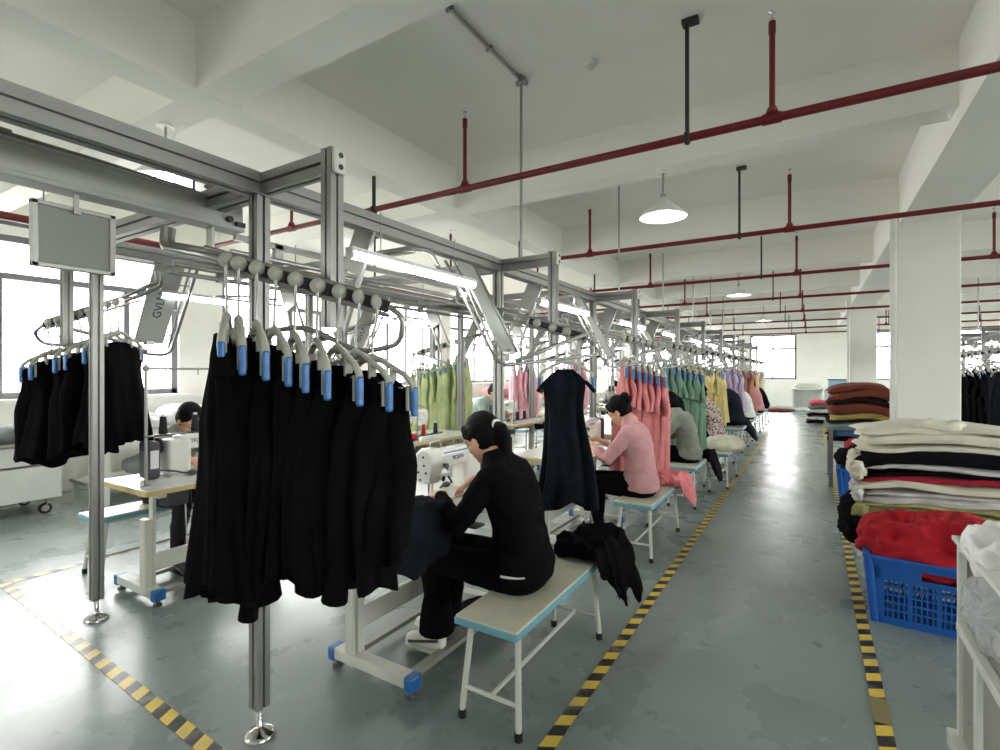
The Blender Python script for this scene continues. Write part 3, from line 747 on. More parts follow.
# ------------------------------------------------------------------ benches
def make_bench():
    t = thing('bench', 'x', 'bench')
    L, Wd, H = 1.0, .31, .455
    m = MB(); m.box((0, 0, H - .008), (Wd - .008, L - .008, .016)); m.build('seat_top', bench_top, t, bevel=.004)
    m = MB(); m.box((0, 0, H - .024), (Wd, L, .03)); m.build('edge_band', bench_edge, t, bevel=.004)
    for sx in (-1, 1):
        for sy in (-1, 1):
            m = MB(); a = V((sx * .115, sy * .42, H - .035)); b = V((sx * .14, sy * .46, .03)); m.cyl(a, b, .0135, 12); lg = m.build('leg', cream_paint, t)
            m = MB(); m.cyl((b.x, b.y, 0), (b.x, b.y, .035), .0175, 12); m.build('rubber_foot', rubber, lg)
    m = MB()
    for sy in (-1, 1): m.cyl((-.135, sy * .45, .13), (.135, sy * .45, .13), .010, 10)
    m.cyl((.0, -.45, .13), (.0, .45, .13), .010, 10); m.build('stretcher', cream_paint, t)
    m = MB()
    for sx in (-1, 1): m.box((sx * .12, 0, H - .048), (.02, .86, .02))
    for sy in (-1, 1): m.box((0, sy * .42, H - .048), (.24, .02, .02))
    m.build('seat_frame', cream_paint, t)
    return t
bench = Proto(make_bench)

# ------------------------------------------------------------------ sewing tables
TH = .775
def make_table():
    t = thing('sewing_table', 'x', 'sewing table')
    m = MB(); m.box((0, 0, TH - .004), (.64, 1.15, .008)); m.build('tabletop', table_w, t, bevel=.003)
    m = MB(); m.box((0, 0, TH - .022), (.645, 1.155, .028)); m.build('edge_band', table_e, t, bevel=.004)
    for sy in (-1, 1):
        y = sy * .44
        m = MB(); m.box((-.05, y - .022, .36), (.055, .022, .64)); m.box((-.05, y + .016, .30), (.075, .045, .48)); m.box((-.02, y, TH - .06), (.42, .05, .04)); m.build('column', cream_paint, t, bevel=.004)
        m = MB(); m.box((.08, y, .075), (.52, .07, .055)); fr = m.build('foot_rail', cream_paint, t, bevel=.006)
        for sx in (-1, 1):
            x = .08 + sx * .255
            m = MB(); m.box((x, y, .07), (.05, .078, .07)); m.build('end_cap', blue_p, fr, bevel=.01)
            m = MB(); m.lathe([(.026, 0), (.026, .012), (.012, .018), (.01, .05)], (x - sx * .01, y, 0), n=16); m.build('levelling_foot', darkg, fr)
    m = MB(); m.box((-.06, 0, .25), (.03, .86, .11)); m.build('cross_beam', cream_paint, t, bevel=.004)
    m = MB(); m.box((.28, .0, .055), (.05, .84, .025)); m.box((-.1, .0, .055), (.03, .84, .025)); m.build('pedal_frame', panel_grey, t)
    m = MB(); m.box((.16, .0, .085), (.2, .34, .014), rot=Matrix.Rotation(-.25, 3, 'Y'))
    for q in range(4): m.box((.09 + q * .045, 0, .097 + q * .011), (.012, .28, .006), rot=Matrix.Rotation(-.25, 3, 'Y'))
    m.build('pedal', darkg, t, bevel=.006)
    m = MB(); m.cyl((.1, .12, .1), (.02, .18, .64), .005, 6); m.build('pedal_rod', chrome, t)
    m = MB(); m.box((-.08, .30, .665), (.12, .14, .12)); m.build('control_box', darkg, t, bevel=.015)
    m = MB(); m.box((0, -.12, .70), (.26, .5, .085)); m.build('oil_pan', panel_grey, t, bevel=.02, seg=3)
    m = MB(); m.tube([(.1, .1, .66), (.16, .06, .5), (.13, .02, .35), (.17, .08, .22), (.15, .1, .1)], .004, 6); m.tube([(-.05, .2, .55), (.05, .1, .40), (.08, -.05, .5), (.0, -.1, .66)], .004, 6); m.build('cable', blackp, t)
    m = MB(); m.box((.3, .12, .64), (.07, .09, .012)); m.cyl((.28, .12, .64), (.22, .12, .74), .006, 8); m.build('knee_lifter', darkg, t)
    return t
table = Proto(make_table)
def make_machine():
    t = thing('sewing_machine', 'x', 'sewing machine')
    m = MB(); m.box((0, -.02, .006), (.178, .50, .012)); m.build('bed_plate', machine_white, t, bevel=.004)
    m = MB(); m.box((0, .15, .13), (.125, .16, .25)); m.box((0, -.02, .225), (.115, .36, .105)); m.build('machine_arm', machine_white, t, bevel=.028, seg=4)
    # head with face plate (tapering down)
    m = MB(); rings = []
    for y, s_ in ((-.262, .86), (-.255, .97), (-.235, 1), (-.17, 1)):
        r = []
        for (x, z) in ((-.045, .105), (.045, .105), (.056, .15), (.064, .21), (.06, .265), (.03, .293), (-.03, .293), (-.06, .265), (-.064, .21), (-.056, .15)):
            r.append(V((x * s_, y, .2 + (z - .2) * s_)))
        rings.append(r)
    m.rings(rings, True, True); h = m.build('face_plate', machine_white, t)
    m = MB()
    for x, z in ((0, .25), (.006, .205), (.02, .165), (-.045, .2), (-.035, .165), (-.02, .125)): m.cyl((x, -.255, z), (x, -.2655, z), .0065, 12)
    m.build('screw', blackp, h)
    m = MB(); m.cyl((0, -.215, .01), (0, -.215, .12), .004, 8); m.cyl((0, -.215, .05), (0, -.215, .11), .007, 8); m.cyl((0, -.185, .02), (0, -.185, .11), .006, 8); m.box((0, -.2, .018), (.02, .03, .008)); m.cyl((.055, -.19, .13), (.085, -.19, .13), .016, 12); m.build('needle_bar', chrome, t)
    m = MB(); m.tube(fillet([(0, -.2, .28), (0, -.2, .33), (.02, -.15, .335), (.02, -.12, .29)], .015), .004, 6);  m.build('thread_guide', chrome, t)
    m = MB(); m.cyl((.055, -.15, .19), (.08, -.15, .19), .019, 16); m.build('tension_dial', chrome, t)
    m = MB(); m.cyl((.068, -.165, .2), (.085, -.165, .2), .01, 12); m.cyl((.062, -.12, .13), (.09, -.12, .10), .006, 8); m.build('lever', blackp, t)
    m = MB(); m.lathe([(.02, 0), (.052, .003), (.056, .012), (.052, .024), (.02, .026)], (0, .25, .215), (0, 1, 0), 28); m.build('hand_wheel', blackp, t)
    m = MB(); m.box((-.02, .325, .13), (.13, .085, .25)); mbx = m.build('motor_box', darkg, t, bevel=.022, seg=4)
    m = MB(); m.box((-.0865, .325, .135), (.002, .05, .12)); m.build('paper_label', paper, mbx)
    m = MB(); m.tube([(-.06, .3, .06), (-.09, .2, .04), (-.14, .12, .012), (-.12, .04, .012), (-.09, .02, .03)], .006, 8); m.ell((-.12, .1, .02), (.025, .03, .018)); m.build('cable', darkg, t)
    m = MB(); m.box((.0585, -.0, .262), (.003, .3, .006)); m.build('blue_stripe', blue_p, t)
    text_obj('printed_name', 'TICSEW', .032, text_blue, t, (.0592, -.02, .225), (PI / 2, 0, PI / 2))
    text_obj('printed_name', 'TICSEW', .034, text_dark, t, (-.0600, .02, .232), (PI / 2, 0, -PI / 2))
    return t
machine = Proto(make_machine)
def make_stand(tray):
    t = thing('thread_stand', 'x', 'thread stand')
    m = MB(); m.cyl((0, 0, 0), (0, 0, .77), .010, 10); m.lathe([(.03, 0), (.03, .006), (.012, .012)]); m.build('pole', steel, t)
    m = MB(); m.cyl((0, 0, .74), (0, .46, .74), .007, 8); m.box((0, 0, .74), (.03, .03, .03)); m.cyl((0, .12, .74), (0, .12, .70), .004, 6); m.cyl((0, .32, .74), (0, .32, .70), .004, 6); m.build('guide_arm', panel_grey, t)
    m = MB(); m.box((0, .2, tray), (.03, .42, .008)); m.lathe([(.05, 0), (.05, .004)], (0, .1, tray + .004)); m.lathe([(.05, 0), (.05, .004)], (0, .3, tray + .004)); m.cyl((0, .1, tray), (0, .1, tray + .1), .004, 6); m.cyl((0, .3, tray), (0, .3, tray + .1), .004, 6); m.build('spool_tray', darkg, t)
    return t
stand_hi = Proto(lambda: make_stand(.31)); stand_lo = Proto(lambda: make_stand(.04))
def spool(loc, c, label, group=None):
    t = thing('thread_spool', label, 'thread spool', loc, 0, group)
    m = MB(); m.lathe([(.026, .0), (.026, .01), (.018, .105), (.016, .11)]); m.build('thread', mat('thread_' + c[0], c[1], .6, bump=.4, bscale=300), t)
    m = MB(); m.lathe([(.012, .108), (.012, .122), (.008, .122)]); m.build('cone', paper, t)
navy = ('navy', (30, 34, 66)); redt = ('red', (196, 36, 44)); blk = ('black', (24, 24, 32))

TX_R, TX_L = -1.90, -3.73
right_tab = [2.225, 4.35, 6.2, 8.3, 10.5, 12.4, 14.3, 16.2]
left_tab = [2.07, 4.45, 6.5, 8.3, 10.3, 12.2, 14.1, 16.0]
who = ['the woman in black', 'the woman in pink', 'the woman in the grey sweater', 'the worker in the floral shirt', 'the worker in the dark navy coat', 'the worker in white', 'the distant worker in pink', 'the last worker in black']
for k, y in enumerate(right_tab):
    table.place((TX_R, y, 0), 0, 'white sewing table in front of ' + who[k], 'sewing tables on the aisle side')
    machine.place((TX_R + .08, y + .2, TH), 0, 'white sewing machine used by ' + who[k], 'sewing machines on the aisle side')
    if k > 0:
        stand_hi.place((TX_R - .2, y + .1, TH), 0, 'thread stand on the table of ' + who[k], 'thread stands on the aisle side')
        spool((TX_R - .2, y + .2, TH + .32), [blk, navy, redt][k % 3], 'thread spool on the stand of ' + who[k], 'spools on the aisle side')
for k, y in enumerate(left_tab):
    lab = '%s window side table from the front' % ORD[k]
    table.place((TX_L, y, 0), PI, 'white sewing table with yellow edge, the ' + lab, 'sewing tables on the window side')
    machine.place((TX_L - .08, y - .06 if k == 0 else y - .16, TH), PI, 'white sewing machine on the ' + lab, 'sewing machines on the window side')
    sx, sy = (-3.58, y - .50) if k == 0 else ((-3.5, y - .42) if k != 1 else (-3.52, y - .36))
    (stand_hi if k != 1 and k != 2 else stand_lo).place((sx, sy, TH), 0, 'thread stand on the ' + lab, 'thread stands on the window side')
    h = TH + .32 if k not in (1, 2) else TH + .05
    ca, cb = (blk, blk) if k == 0 else ((redt, navy) if k == 1 else (navy, blk))
    spool((sx, sy + .1, h), ca, 'near %s thread spool on the stand of the %s' % (ca[0], lab), 'spools on the window side')
    spool((sx, sy + .3, h), cb, 'far %s thread spool on the stand of the %s' % (cb[0], lab), 'spools on the window side')
BENCH = [(-1.155, 2.26), (-1.21, 4.47), (-1.22, 6.26), (-1.22, 8.55), (-1.22, 10.7), (-1.22, 12.5), (-1.22, 14.4), (-1.22, 16.3)]
for k, (x, y) in enumerate(BENCH): bench.place((x, y, 0), 0, 'pale topped bench with blue edge under ' + who[k], 'benches along the aisle')
for k, y in enumerate([2.07, 4.5, 6.5, 8.4]):
    bench.place((-4.46, y, 0), 0, ['white bench on the window side, left of the thin front post', 'second bench on the window side of the line', 'third bench on the window side of the line', 'fourth bench on the window side of the line'][k], 'benches on the window side')

# ------------------------------------------------------------------ crumpled cloth
def crumple(size, seed, amp=.06, freq=5, n=64, flat=.35, ridged=True, drop=None):
    """closed mound: superellipsoid with ridged folds"""
    a, b, c = size; m = MB(); rings = []; nv = n // 2; off = V((seed * 3.1, seed * 1.7, seed * .9))
    for j in range(nv + 1):
        th = -PI / 2 + PI * j / nv; ring = []
        for i in range(n):
            ph = 2 * PI * i / n
            cx = math.copysign(abs(math.cos(ph)) ** .75, math.cos(ph)); sy = math.copysign(abs(math.sin(ph)) ** .75, math.sin(ph))
            q = max(math.cos(th), 0) ** .7; zz = math.copysign(abs(math.sin(th)) ** .8, math.sin(th))
            p = V((cx * q * a, sy * q * b, zz * c))
            nn = V((cx * q / a, sy * q / b, zz / c)).normalized()
            w = NZ.noise_vector(p * 2.2 + off) * .15
            f = 1 - abs(NZ.noise((p + w) * freq + off)) * 2.2
            g = 1 - abs(NZ.noise((p + w) * freq * 2.3 + off * 2)) * 2.2
            h = amp * (f * .7 + g * .3 - .35) + amp * .8 * NZ.noise(p * 2 + off)
            if p.z < -c * .5: h *= .3
            p = p + nn * h
            if drop: p = drop(p)
            ring.append(p)
        rings.append(ring)
    m.rings(rings, True, True); return m
def cloth_pile(name, loc, size, m, label, cat, seed, amp=.06, freq=5, rz=0, group=None, n=64, drop=None, parent=None):
    o = crumple(size, seed, amp, freq, n=n, drop=drop).build(name, m, parent, loc=loc, rz=rz)
    if label: tag(o, label, cat, group)
    return o
def folded(loc, size, m, label, seed, rz=0, sag=.0, layers=2, group='x', name='folded_fabric', cat='fabric', wav=.012, n=72, end=.02):
    """folded cloth slab: rounded section swept along x with layered edges"""
    a, b, c = size[0] / 2, size[1] / 2, size[2] / 2; off = V((seed * 2.3, seed * 1.1, seed * .7)); mb_ = MB(); rings = []
    ns = 48
    for j in range(n + 1):
        u = -1 + 2 * j / n; ring = []
        e = (1 - abs(u) ** 10) ** .45 if abs(u) < 1 else .05
        e = max(e, .08)
        for i in range(ns):
            ph = 2 * PI * i / ns; cy, sz = math.cos(ph), math.sin(ph)
            y = math.copysign(abs(cy) ** .5, cy) * b; z = math.copysign(abs(sz) ** .55, sz) * c
            g = 0
            if layers > 1: g = -.014 * abs(math.cos(PI * layers * (z / (2 * c) + .5 + .12 * NZ.noise(V((u * 2, seed, y * 3)))))) ** 6
            x = u * a
            yy = y * (1 if abs(u) < .98 else .96) + math.copysign(1, cy) * (g * abs(cy) + end * .6 * NZ.noise(V((x * 5, z * 14, y)) + off))
            zz = z * e + sag * (1 - u * u) * 0 + wav * NZ.noise(V((x * 3.2, y * 3.2, 0)) + off) * 1.6 + .25 * wav * NZ.noise(V((x * 14, y * 12, z * 8)) + off)
            zz -= sag * u * u
            xx = x + end * NZ.noise(V((y * 5, z * 16, u)) + off) * (abs(u) > .8) * 1.4
            ring.append(V((xx, yy, zz)))
        rings.append(ring)
    mb_.rings(rings, True, True)
    o = mb_.build(name, m, None, loc=loc, rz=rz); tag(o, label, cat, group); return o
# ------------------------------------------------------------------ people
def hand_mb(m, w, f, n, s, curl=.5, sc=1.0, thumb=1):
    """w wrist, f finger direction, n back-of-hand normal, s towards the thumb side"""
    f = f.normalized(); n = (n - f * n.dot(f)).normalized(); s = f.cross(n) * (1 if f.cross(n).dot(s) > 0 else -1)
    R = Matrix((f, s, n)).transposed()
    m.ell(w + f * .045 * sc, (.052 * sc, .040 * sc, .016 * sc), R, 16, 10)
    m.limb([w - f * .02, w + f * .03], [.024 * sc, .026 * sc], 12)
    for k, (o, L) in enumerate(((.030, .9), (.010, 1.0), (-.010, .95), (-.029, .75))):
        p = w + f * .082 * sc + s * o * sc; d = f + s * o * 3; d.normalize(); pts = [p]; a = .15 + .12 * k * curl
        for q, ln in enumerate((.036, .024, .02)):
            dd = (d * math.cos(a) - n * math.sin(a)); p = p + dd * ln * L * sc; pts.append(p); a += curl * (.7 + .1 * k)
        m.limb(pts, [.0088 * sc, .0085 * sc, .0078 * sc, .0068 * sc], 8)
    b = w + f * .02 * sc + s * .028 * sc - n * .004
    pts = [b, b + (f * .55 + s * .8).normalized() * .035 * sc, b + (f * .55 + s * .8).normalized() * .035 * sc + (f * .95 + s * .12 - n * .35).normalized() * .03 * sc]
    pts.append(pts[-1] + (f * .9 - s * .15 - n * .4).normalized() * .024 * sc)
    m.limb(pts, [.014 * sc, .0115 * sc, .0095 * sc, .008 * sc], 8)

def head_frame(pos, pitch, yaw=0, roll=0):
    return pos, Matrix.Rotation(yaw, 3, 'Z') @ Matrix.Rotation(pitch, 3, 'Y') @ Matrix.Rotation(roll, 3, 'X')
def head_mb(m, c, R):
    P = lambda x, y, z: c + R @ V((x, y, z))
    m.ell(c + R @ V((-.012, 0, .03)), (.093, .075, .092), R, 28, 18)
    m.ell(P(.022, 0, -.035), (.062, .057, .075), R, 24, 16)      # face / jaw
    m.ell(P(.052, 0, -.088), (.024, .026, .02), R)                # chin
    m.limb([P(.078, 0, .010), P(.088, 0, -.012), P(.094, 0, -.026)], [.007, .009, .0105], 10)   # nose
    for s in (-1, 1):
        m.ell(P(.093, s * .011, -.032), (.009, .008, .007), R)
        m.ell(P(.050, s * .038, -.03), (.024, .022, .024), R)     # cheek
        m.ell(P(.072, s * .03, .022), (.016, .026, .008), R)      # brow
        m.ell(P(.068, s * .031, .006), (.014, .016, .010), R)     # closed lid
        m.ell(P(-.008, s * .074, -.012), (.02, .008, .031), R @ Matrix.Rotation(s * .25, 3, 'Z'))   # ear
        m.ell(P(-.002, s * .078, -.022), (.012, .006, .02), R)
    m.ell(P(.077, 0, -.057), (.010, .021, .005), R); m.ell(P(.075, 0, -.066), (.010, .018, .006), R)
    m.limb([P(-.03, 0, -.07), P(-.055, 0, -.125)], [.053, .054], 16)

def torso_rings(m, secs, n=28):
    """secs: (x,z,half_depth,half_width,y)"""
    pts = [V((s[0], s[4] if len(s) > 4 else 0, s[1])) for s in secs]; rings = []
    for i, s in enumerate(secs):
        t = (pts[min(i + 1, len(pts) - 1)] - pts[max(0, i - 1)]).normalized(); sd = V((0, 1, 0)); u = sd.cross(t).normalized()
        rings.append([pts[i] + u * (math.copysign(abs(math.cos(a)) ** .85, math.cos(a)) * s[2]) + sd * (math.copysign(abs(math.sin(a)) ** .85, math.sin(a)) * s[3]) for a in [2 * PI * k / n for k in range(n)]])
    m.rings(rings, True, True)

def person(loc, rz, label, top_m, leg_m, shoe_m, hair='ponytail', voxel=.009, sc=1.0, lean=0, tz=.95, hands=None, headp=.62, heady=0, seat=.455, sleeve='long', flare=0, feet=None, seed=0, hem=None, cap=None, headpos=None, wide=1.0, knees=None, skirt=0):
    t = thing('person', label, 'person', loc, rz)
    t.scale = (sc, sc, sc)
    L = lean; z0 = seat + .085; W = wide
    secs = [(-.03, z0 - .075, .125, .165 * W), (-.045, z0, .14, .18 * W), (-.045, z0 + .09, .125, .165 * W), (-.025 + .1 * L, z0 + .20, .112, .148 * W), (.02 + .25 * L, z0 + .31, .118, .165 * W), (.075 + .4 * L, z0 + .41, .112, .185 * W), (.115 + .5 * L, z0 + .465, .088, .178 * W), (.145 + .55 * L, z0 + .505, .062, .12), (.165 + .57 * L, z0 + .53, .052, .062)]
    secs = [(a, z0 + (b - z0) * (tz if b > z0 else 1), c, d) for a, b, c, d in secs]
    hx, hz = (.250 + .58 * L, z0 + .635 * tz - .03)
    if headpos: hx, hz = headpos[0], headpos[2]; hyy = headpos[1]
    else: hyy = 0
    hc = V((hx, hyy, hz)); _, R = head_frame(hc, headp, heady)
    sh = {s: V((secs[6][0] - .005, s * .165 * W, secs[6][1] - .03)) for s in (-1, 1)}
    hands = hands or {1: (V((.50 + .5 * lean, .08, .85)), V((.8, -.45, -.25))), -1: (V((.47 + .5 * lean, -.12, .85)), V((.85, .3, -.25)))}
    el = {}
    for s in (-1, 1):
        wst = hands[s][0]; mid = (sh[s] + wst) / 2; dist = (wst - sh[s]).length; a = .29; b = .27
        hgt = math.sqrt(max(.0, a * a - min(dist, a + b - .01) ** 2 / 4)); el[s] = mid + V((-.25, s * .55, -1)).normalized() * hgt
    hip = {s: V((.0, s * .09, z0 - .02)) for s in (-1, 1)}
    kn = knees or {1: V((.43, .11, seat + .075)), -1: V((.43, -.10, seat + .075))}
    feet = feet or {1: V((.46, .12, .085)), -1: V((.40, -.12, .085))}
    # body
    m = MB()
    torso_rings(m, [(a, b, c - .016, d - .016) for a, b, c, d in secs])
    nb = V((secs[-1][0], 0, secs[-1][1] - .03)); m.limb([nb, (nb + hc) / 2 + V((-.0, 0, .0)), hc + R @ V((-.045, 0, -.06))], [.056, .05, .05], 16)
    head_mb(m, hc, R)
    for s in (-1, 1):
        wst, fd = hands[s]
        m.limb([sh[s], (sh[s] + el[s]) / 2, el[s], el[s] + (wst - el[s]) * .4, wst], [.030, .031, .030, .031, .022], 12)
        th = V((0, -s, 0)) * 1.0 + V((0, 0, .2)); m2 = hand_mb(m, wst, fd, V((0, 0, 1)) + V((0, s * .25, 0)), th, .55, 1.0)
        m.limb([hip[s], (hip[s] + kn[s]) / 2, kn[s], (kn[s] + feet[s]) / 2 + V((-.02, 0, .02)), feet[s]], [.07, .065, .047, .045, .034], 12)
        m.limb([feet[s] + V((-.02, 0, -.035)), feet[s] + V((.12, 0, -.05))], [.03, .026], 10)
    body = mesh_obj('body', remesh(m, voxel * .66 if voxel < .01 else voxel, 3), skin, t)
    # top
    sd_ = seed * 3.3
    def folds(amp, fr):
        def f(p):
            q = V((p.x * fr, p.y * fr, p.z * fr * 1.3)) + V((sd_, 0, 0)); return amp * (1 - 2 * abs(NZ.noise(q + NZ.noise_vector(q * .5) * .8))) + amp * .4 * NZ.noise(q * 2.5)
        return f
    m = MB(); torso_rings(m, [(-.045, z0 - .035, .146, .186 * W), (-.05, z0 + .03, .146, .184 * W)] + secs[2:-1] + [(secs[-1][0], secs[-1][1] + .028, .060, .066)])
    for s in (-1, 1):
        wst = hands[s][0]; e = el[s]; q = .93 if sleeve == 'long' else (.38 if sleeve == 'mid' else .0)
        endp = e + (wst - e) * q
        if q > 0: m.limb([sh[s] - V((0, s * .03, 0)), sh[s] * .5 + e * .5, e, e * .5 + endp * .5, endp], [.066, .057, .05, .046, .034 if q > .5 else .048], 14)
        else: m.limb([sh[s] - V((0, s * .03, 0)), sh[s] * .4 + e * .6], [.066, .058], 14)
    top = mesh_obj('top', remesh(m, voxel, 5, folds(.006, 9)), top_m, t)
    # trousers
    m = MB(); torso_rings(m, [(-.03, z0 - .08, .12, .16 * W), (-.042, z0 - .03, .134, .172 * W), (-.045, z0 + .03, .112, .150 * W)])
    for s in (-1, 1):
        an = feet[s] + V((-.015, 0, .03)); kk = kn[s]
        m.limb([hip[s] + V((-.03, 0, 0)), (hip[s] + kk) / 2, kk], [.092, .084, .066], 16)
        if flare: m.tube([kk, (kk + an) / 2 + V((-.02, 0, 0)), an + V((-.01, 0, .03)), an + V((-.01, 0, -.01))], [.066, .066, .060 + flare, .064 + flare], 16)
        else: m.limb([kk, (kk + an) / 2 + V((-.02, 0, .01)), an + V((0, 0, .02))], [.064, .056, .046], 16)
    mesh_obj('trousers', remesh(m, voxel, 5, folds(.004, 8)), leg_m, t)
    # shoes
    for s in (-1, 1):
        m = MB(); a = feet[s]
        rings = []
        for x, w_, h_, zc in ((-.075, .022, .03, .0), (-.06, .036, .05, .01), (-.02, .038, .055, .012), (.04, .040, .045, 0), (.10, .044, .034, -.012), (.15, .038, .026, -.018), (.175, .02, .016, -.022)):
            rings.append([V((a.x + x, a.y + math.cos(q) * w_, a.z - .035 + zc + math.sin(q) * h_)) for q in [2 * PI * k / 16 for k in range(16)]])
        m.rings(rings, True, True)
        me = remesh(m, .008, 3); 
        for v in me.vertices: v.co.z = max(v.co.z, a.z - .078)
        sh_ = mesh_obj('shoe', me, shoe_m, t)
        m = MB(); rings = []
        for x, w_ in ((-.08, .02), (-.065, .04), (0, .042), (.07, .046), (.13, .044), (.165, .032), (.18, .012)):
            rings.append([V((a.x + x, a.y + w_, a.z - .068)), V((a.x + x, a.y - w_, a.z - .068)), V((a.x + x, a.y - w_, a.z - .086)), V((a.x + x, a.y + w_, a.z - .086))])
        m.rings(rings, False, True); m.build('sole', white_paint if shoe_m != blackp else rubber, sh_)
        if voxel < .01:
            m = MB()
            for q in range(4): m.bar((a.x + .02 + q * .018, a.y - .022, a.z + .018 - q * .009), (a.x + .02 + q * .018, a.y + .022, a.z + .018 - q * .009), .005, .004)
            m.build('laces', paper, sh_)
    # hair
    m = MB(); P = lambda x, y, z: hc + R @ V((x, y, z))
    m.ell(P(-.026, 0, .047), (.100, .087, .096), R, 28, 18); m.ell(P(-.045, 0, .0), (.078, .082, .08), R, 24, 14)
    if hair != 'short':
        for s in (-1, 1): m.limb([P(.045, s * .05, .085), P(.035, s * .076, .04), P(.01, s * .08, .02)], [.02, .017, .014], 10)
    m.limb([P(.045, -.03, .098), P(.045, .03, .098)], [.014, .014], 10)
    if hair == 'ponytail':
        m.limb([P(-.10, 0, .03), P(-.135, -.0, -.0), P(-.125, -.005, -.06), P(-.095, -.01, -.12), P(-.075, -.01, -.16)], [.032, .036, .04, .034, .014], 14)
    elif hair == 'bun':
        m.ell(P(-.12, 0, .075), (.042, .048, .045), R); m.ell(P(-.135, .01, .04), (.03, .036, .035), R); m.limb([P(-.09, 0, .05), P(-.12, 0, .06)], [.03, .03], 10)
    elif hair == 'long':
        m.limb([P(-.07, 0, .0), P(-.09, 0, -.07), P(-.085, 0, -.15)], [.075, .07, .045], 16)
    mesh_obj('hair', remesh(m, max(voxel * .8, .006), 3, lambda p: .003 * NZ.noise(p * 60)), hairm, t)
    if hair == 'ponytail':
        m = MB(); m.tube([P(-.108, 0, .028), P(-.122, 0, .022)], .034, 16); m.build('hair_tie', white_paint, t)
    if hair == 'bun' and voxel < .01:
        m = MB(); m.ell(P(-.10, .03, .09), (.012, .008, .014), R); m.build('hair_clip', white_paint, t)
    if voxel < .01:
        m = MB()
        for s in (-1, 1):
            m.limb([P(.083, s * .016, .026), P(.085, s * .03, .031), P(.074, s * .046, .027)], [.0028, .0035, .0025], 6)
            m.limb([P(.080, s * .018, .002), P(.082, s * .030, -.002), P(.073, s * .044, .001)], [.0014, .002, .0014], 6)
        m.build('eyebrows_and_lashes', hairm, t)
        m = MB(); m.ell(P(.0845, 0, -.0575), (.0045, .018, .0033), R); m.ell(P(.0825, 0, -.0655), (.0045, .015, .0036), R); m.build('lips', mat('lips', (176, 104, 96), .45), t)
    if hem:
        m = MB(); rr = []
        for k in range(-9, 10):
            a = 1.9 + k * .04; rr.append(V((-.048 + math.cos(a) * .152, math.sin(a) * .192 * W, z0 + .01)))
        m.tube(rr, .006, 8); m.build('undershirt_hem', wht, t)
    return t

kn_black = cloth('jacket_black', (14, 14, 15), .2); trou = cloth('trouser_black', (10, 10, 11), .2)
knit_pink = cloth('knit_pink', (198, 148, 150), .06); knit_grey = cloth('knit_grey', (132, 138, 128), .08); wshoe = mat('white_trainer', (226, 224, 214), .5); bshoe = mat('beige_shoe', (150, 140, 124), .6)
def floral():
    m = mat('cloth_floral', (196, 180, 172), .85, bump=.2, bscale=200); nt = m.node_tree
    tc = nt.nodes.new('ShaderNodeTexCoord'); v = nt.nodes.new('ShaderNodeTexVoronoi'); v.inputs['Scale'].default_value = 34
    r = nt.nodes.new('ShaderNodeValToRGB'); r.color_ramp.elements[0].color = s2l((110, 60, 66)); r.color_ramp.elements[1].color = s2l((214, 200, 190)); r.color_ramp.elements[0].position = .40; r.color_ramp.elements[1].position = .5
    nt.links.new(tc.outputs['Object'], v.inputs['Vector']); nt.links.new(v.outputs['Distance'], r.inputs['Fac']); nt.links.new(r.outputs['Color'], nt.nodes['Principled BSDF'].inputs['Base Color']); return m
person((-1.27, 2.20, 0), PI, 'woman with black ponytail in black top and trousers sewing on the nearest bench', kn_black, trou, wshoe, 'ponytail', .008, 1.0, lean=-.11, tz=1.0, headp=.50, heady=-.08, hem=True, flare=.03,
       hands={1: (V((.44, .03, .83)), V((.9, -.4, -.12))), -1: (V((.38, -.23, .875)), V((.8, .35, -.5)))},
       feet={1: V((.43, .10, .12)), -1: V((.50, -.06, .12))}, seed=1)
person((-1.29, 4.32, 0), PI, 'woman in pink sweater with black hair bun sewing on the second bench', knit_pink, trou, bshoe, 'bun', .0085, 1.0, lean=-.18, tz=1.0, headp=.62, sleeve='mid',
       hands={1: (V((.42, .05, .87)), V((.85, -.35, -.2))), -1: (V((.40, -.13, .88)), V((.9, .2, -.2)))}, feet={1: V((.30, .10, .10)), -1: V((.38, -.1, .10))}, knees={1: V((.37, .11, .53)), -1: V((.40, -.10, .53))}, seed=2)
person((-1.27, 6.18, 0), PI, 'woman in grey sweater and black trousers sewing on the third bench', knit_grey, trou, bshoe, 'long', .011, 1.0, lean=-.14, headp=.5, seed=3)
person((-1.30, 8.3, 0), PI, 'worker in floral shirt bent over beside the cream fabric pile', floral(), trou, bshoe, 'bun', .013, 1.0, lean=-.12, headp=.6, seed=4)
person((-1.27, 10.5, 0), PI, 'worker in dark navy coat on the fifth bench', cloth('navy_coat', (34, 37, 48)), trou, bshoe, 'short', .013, 1.1, lean=-.12, headp=.6, seed=5, wide=1.15)
person((-1.24, 12.3, 0), PI, 'worker in white shirt far down the aisle side benches', wht, trou, bshoe, 'short', .014, 1.0, lean=-.12, headp=.6, seed=6)
person((-1.2, 14.2, 0), PI, 'distant worker in dusty pink top far down the aisle side benches', cloth('plaid_pink', (196, 140, 146)), trou, bshoe, 'ponytail', .014, 1.05, lean=-.12, headp=.6, seed=7)
person((-1.2, 16.1, 0), PI, 'last distant worker in black at the end of the aisle side benches', trou, trou, bshoe, 'short', .015, 1.0, lean=.0, headp=.6, seed=8)
person((-4.46, 2.12, 0), 0, 'worker facing the camera with bowed head beside the nearest black dresses', cloth('grey_shirt', (150, 150, 140)), cloth('trouser_charcoal', (40, 40, 44)), blackp, 'short', .0095, 1.0, lean=.12, headp=.65, seed=9)
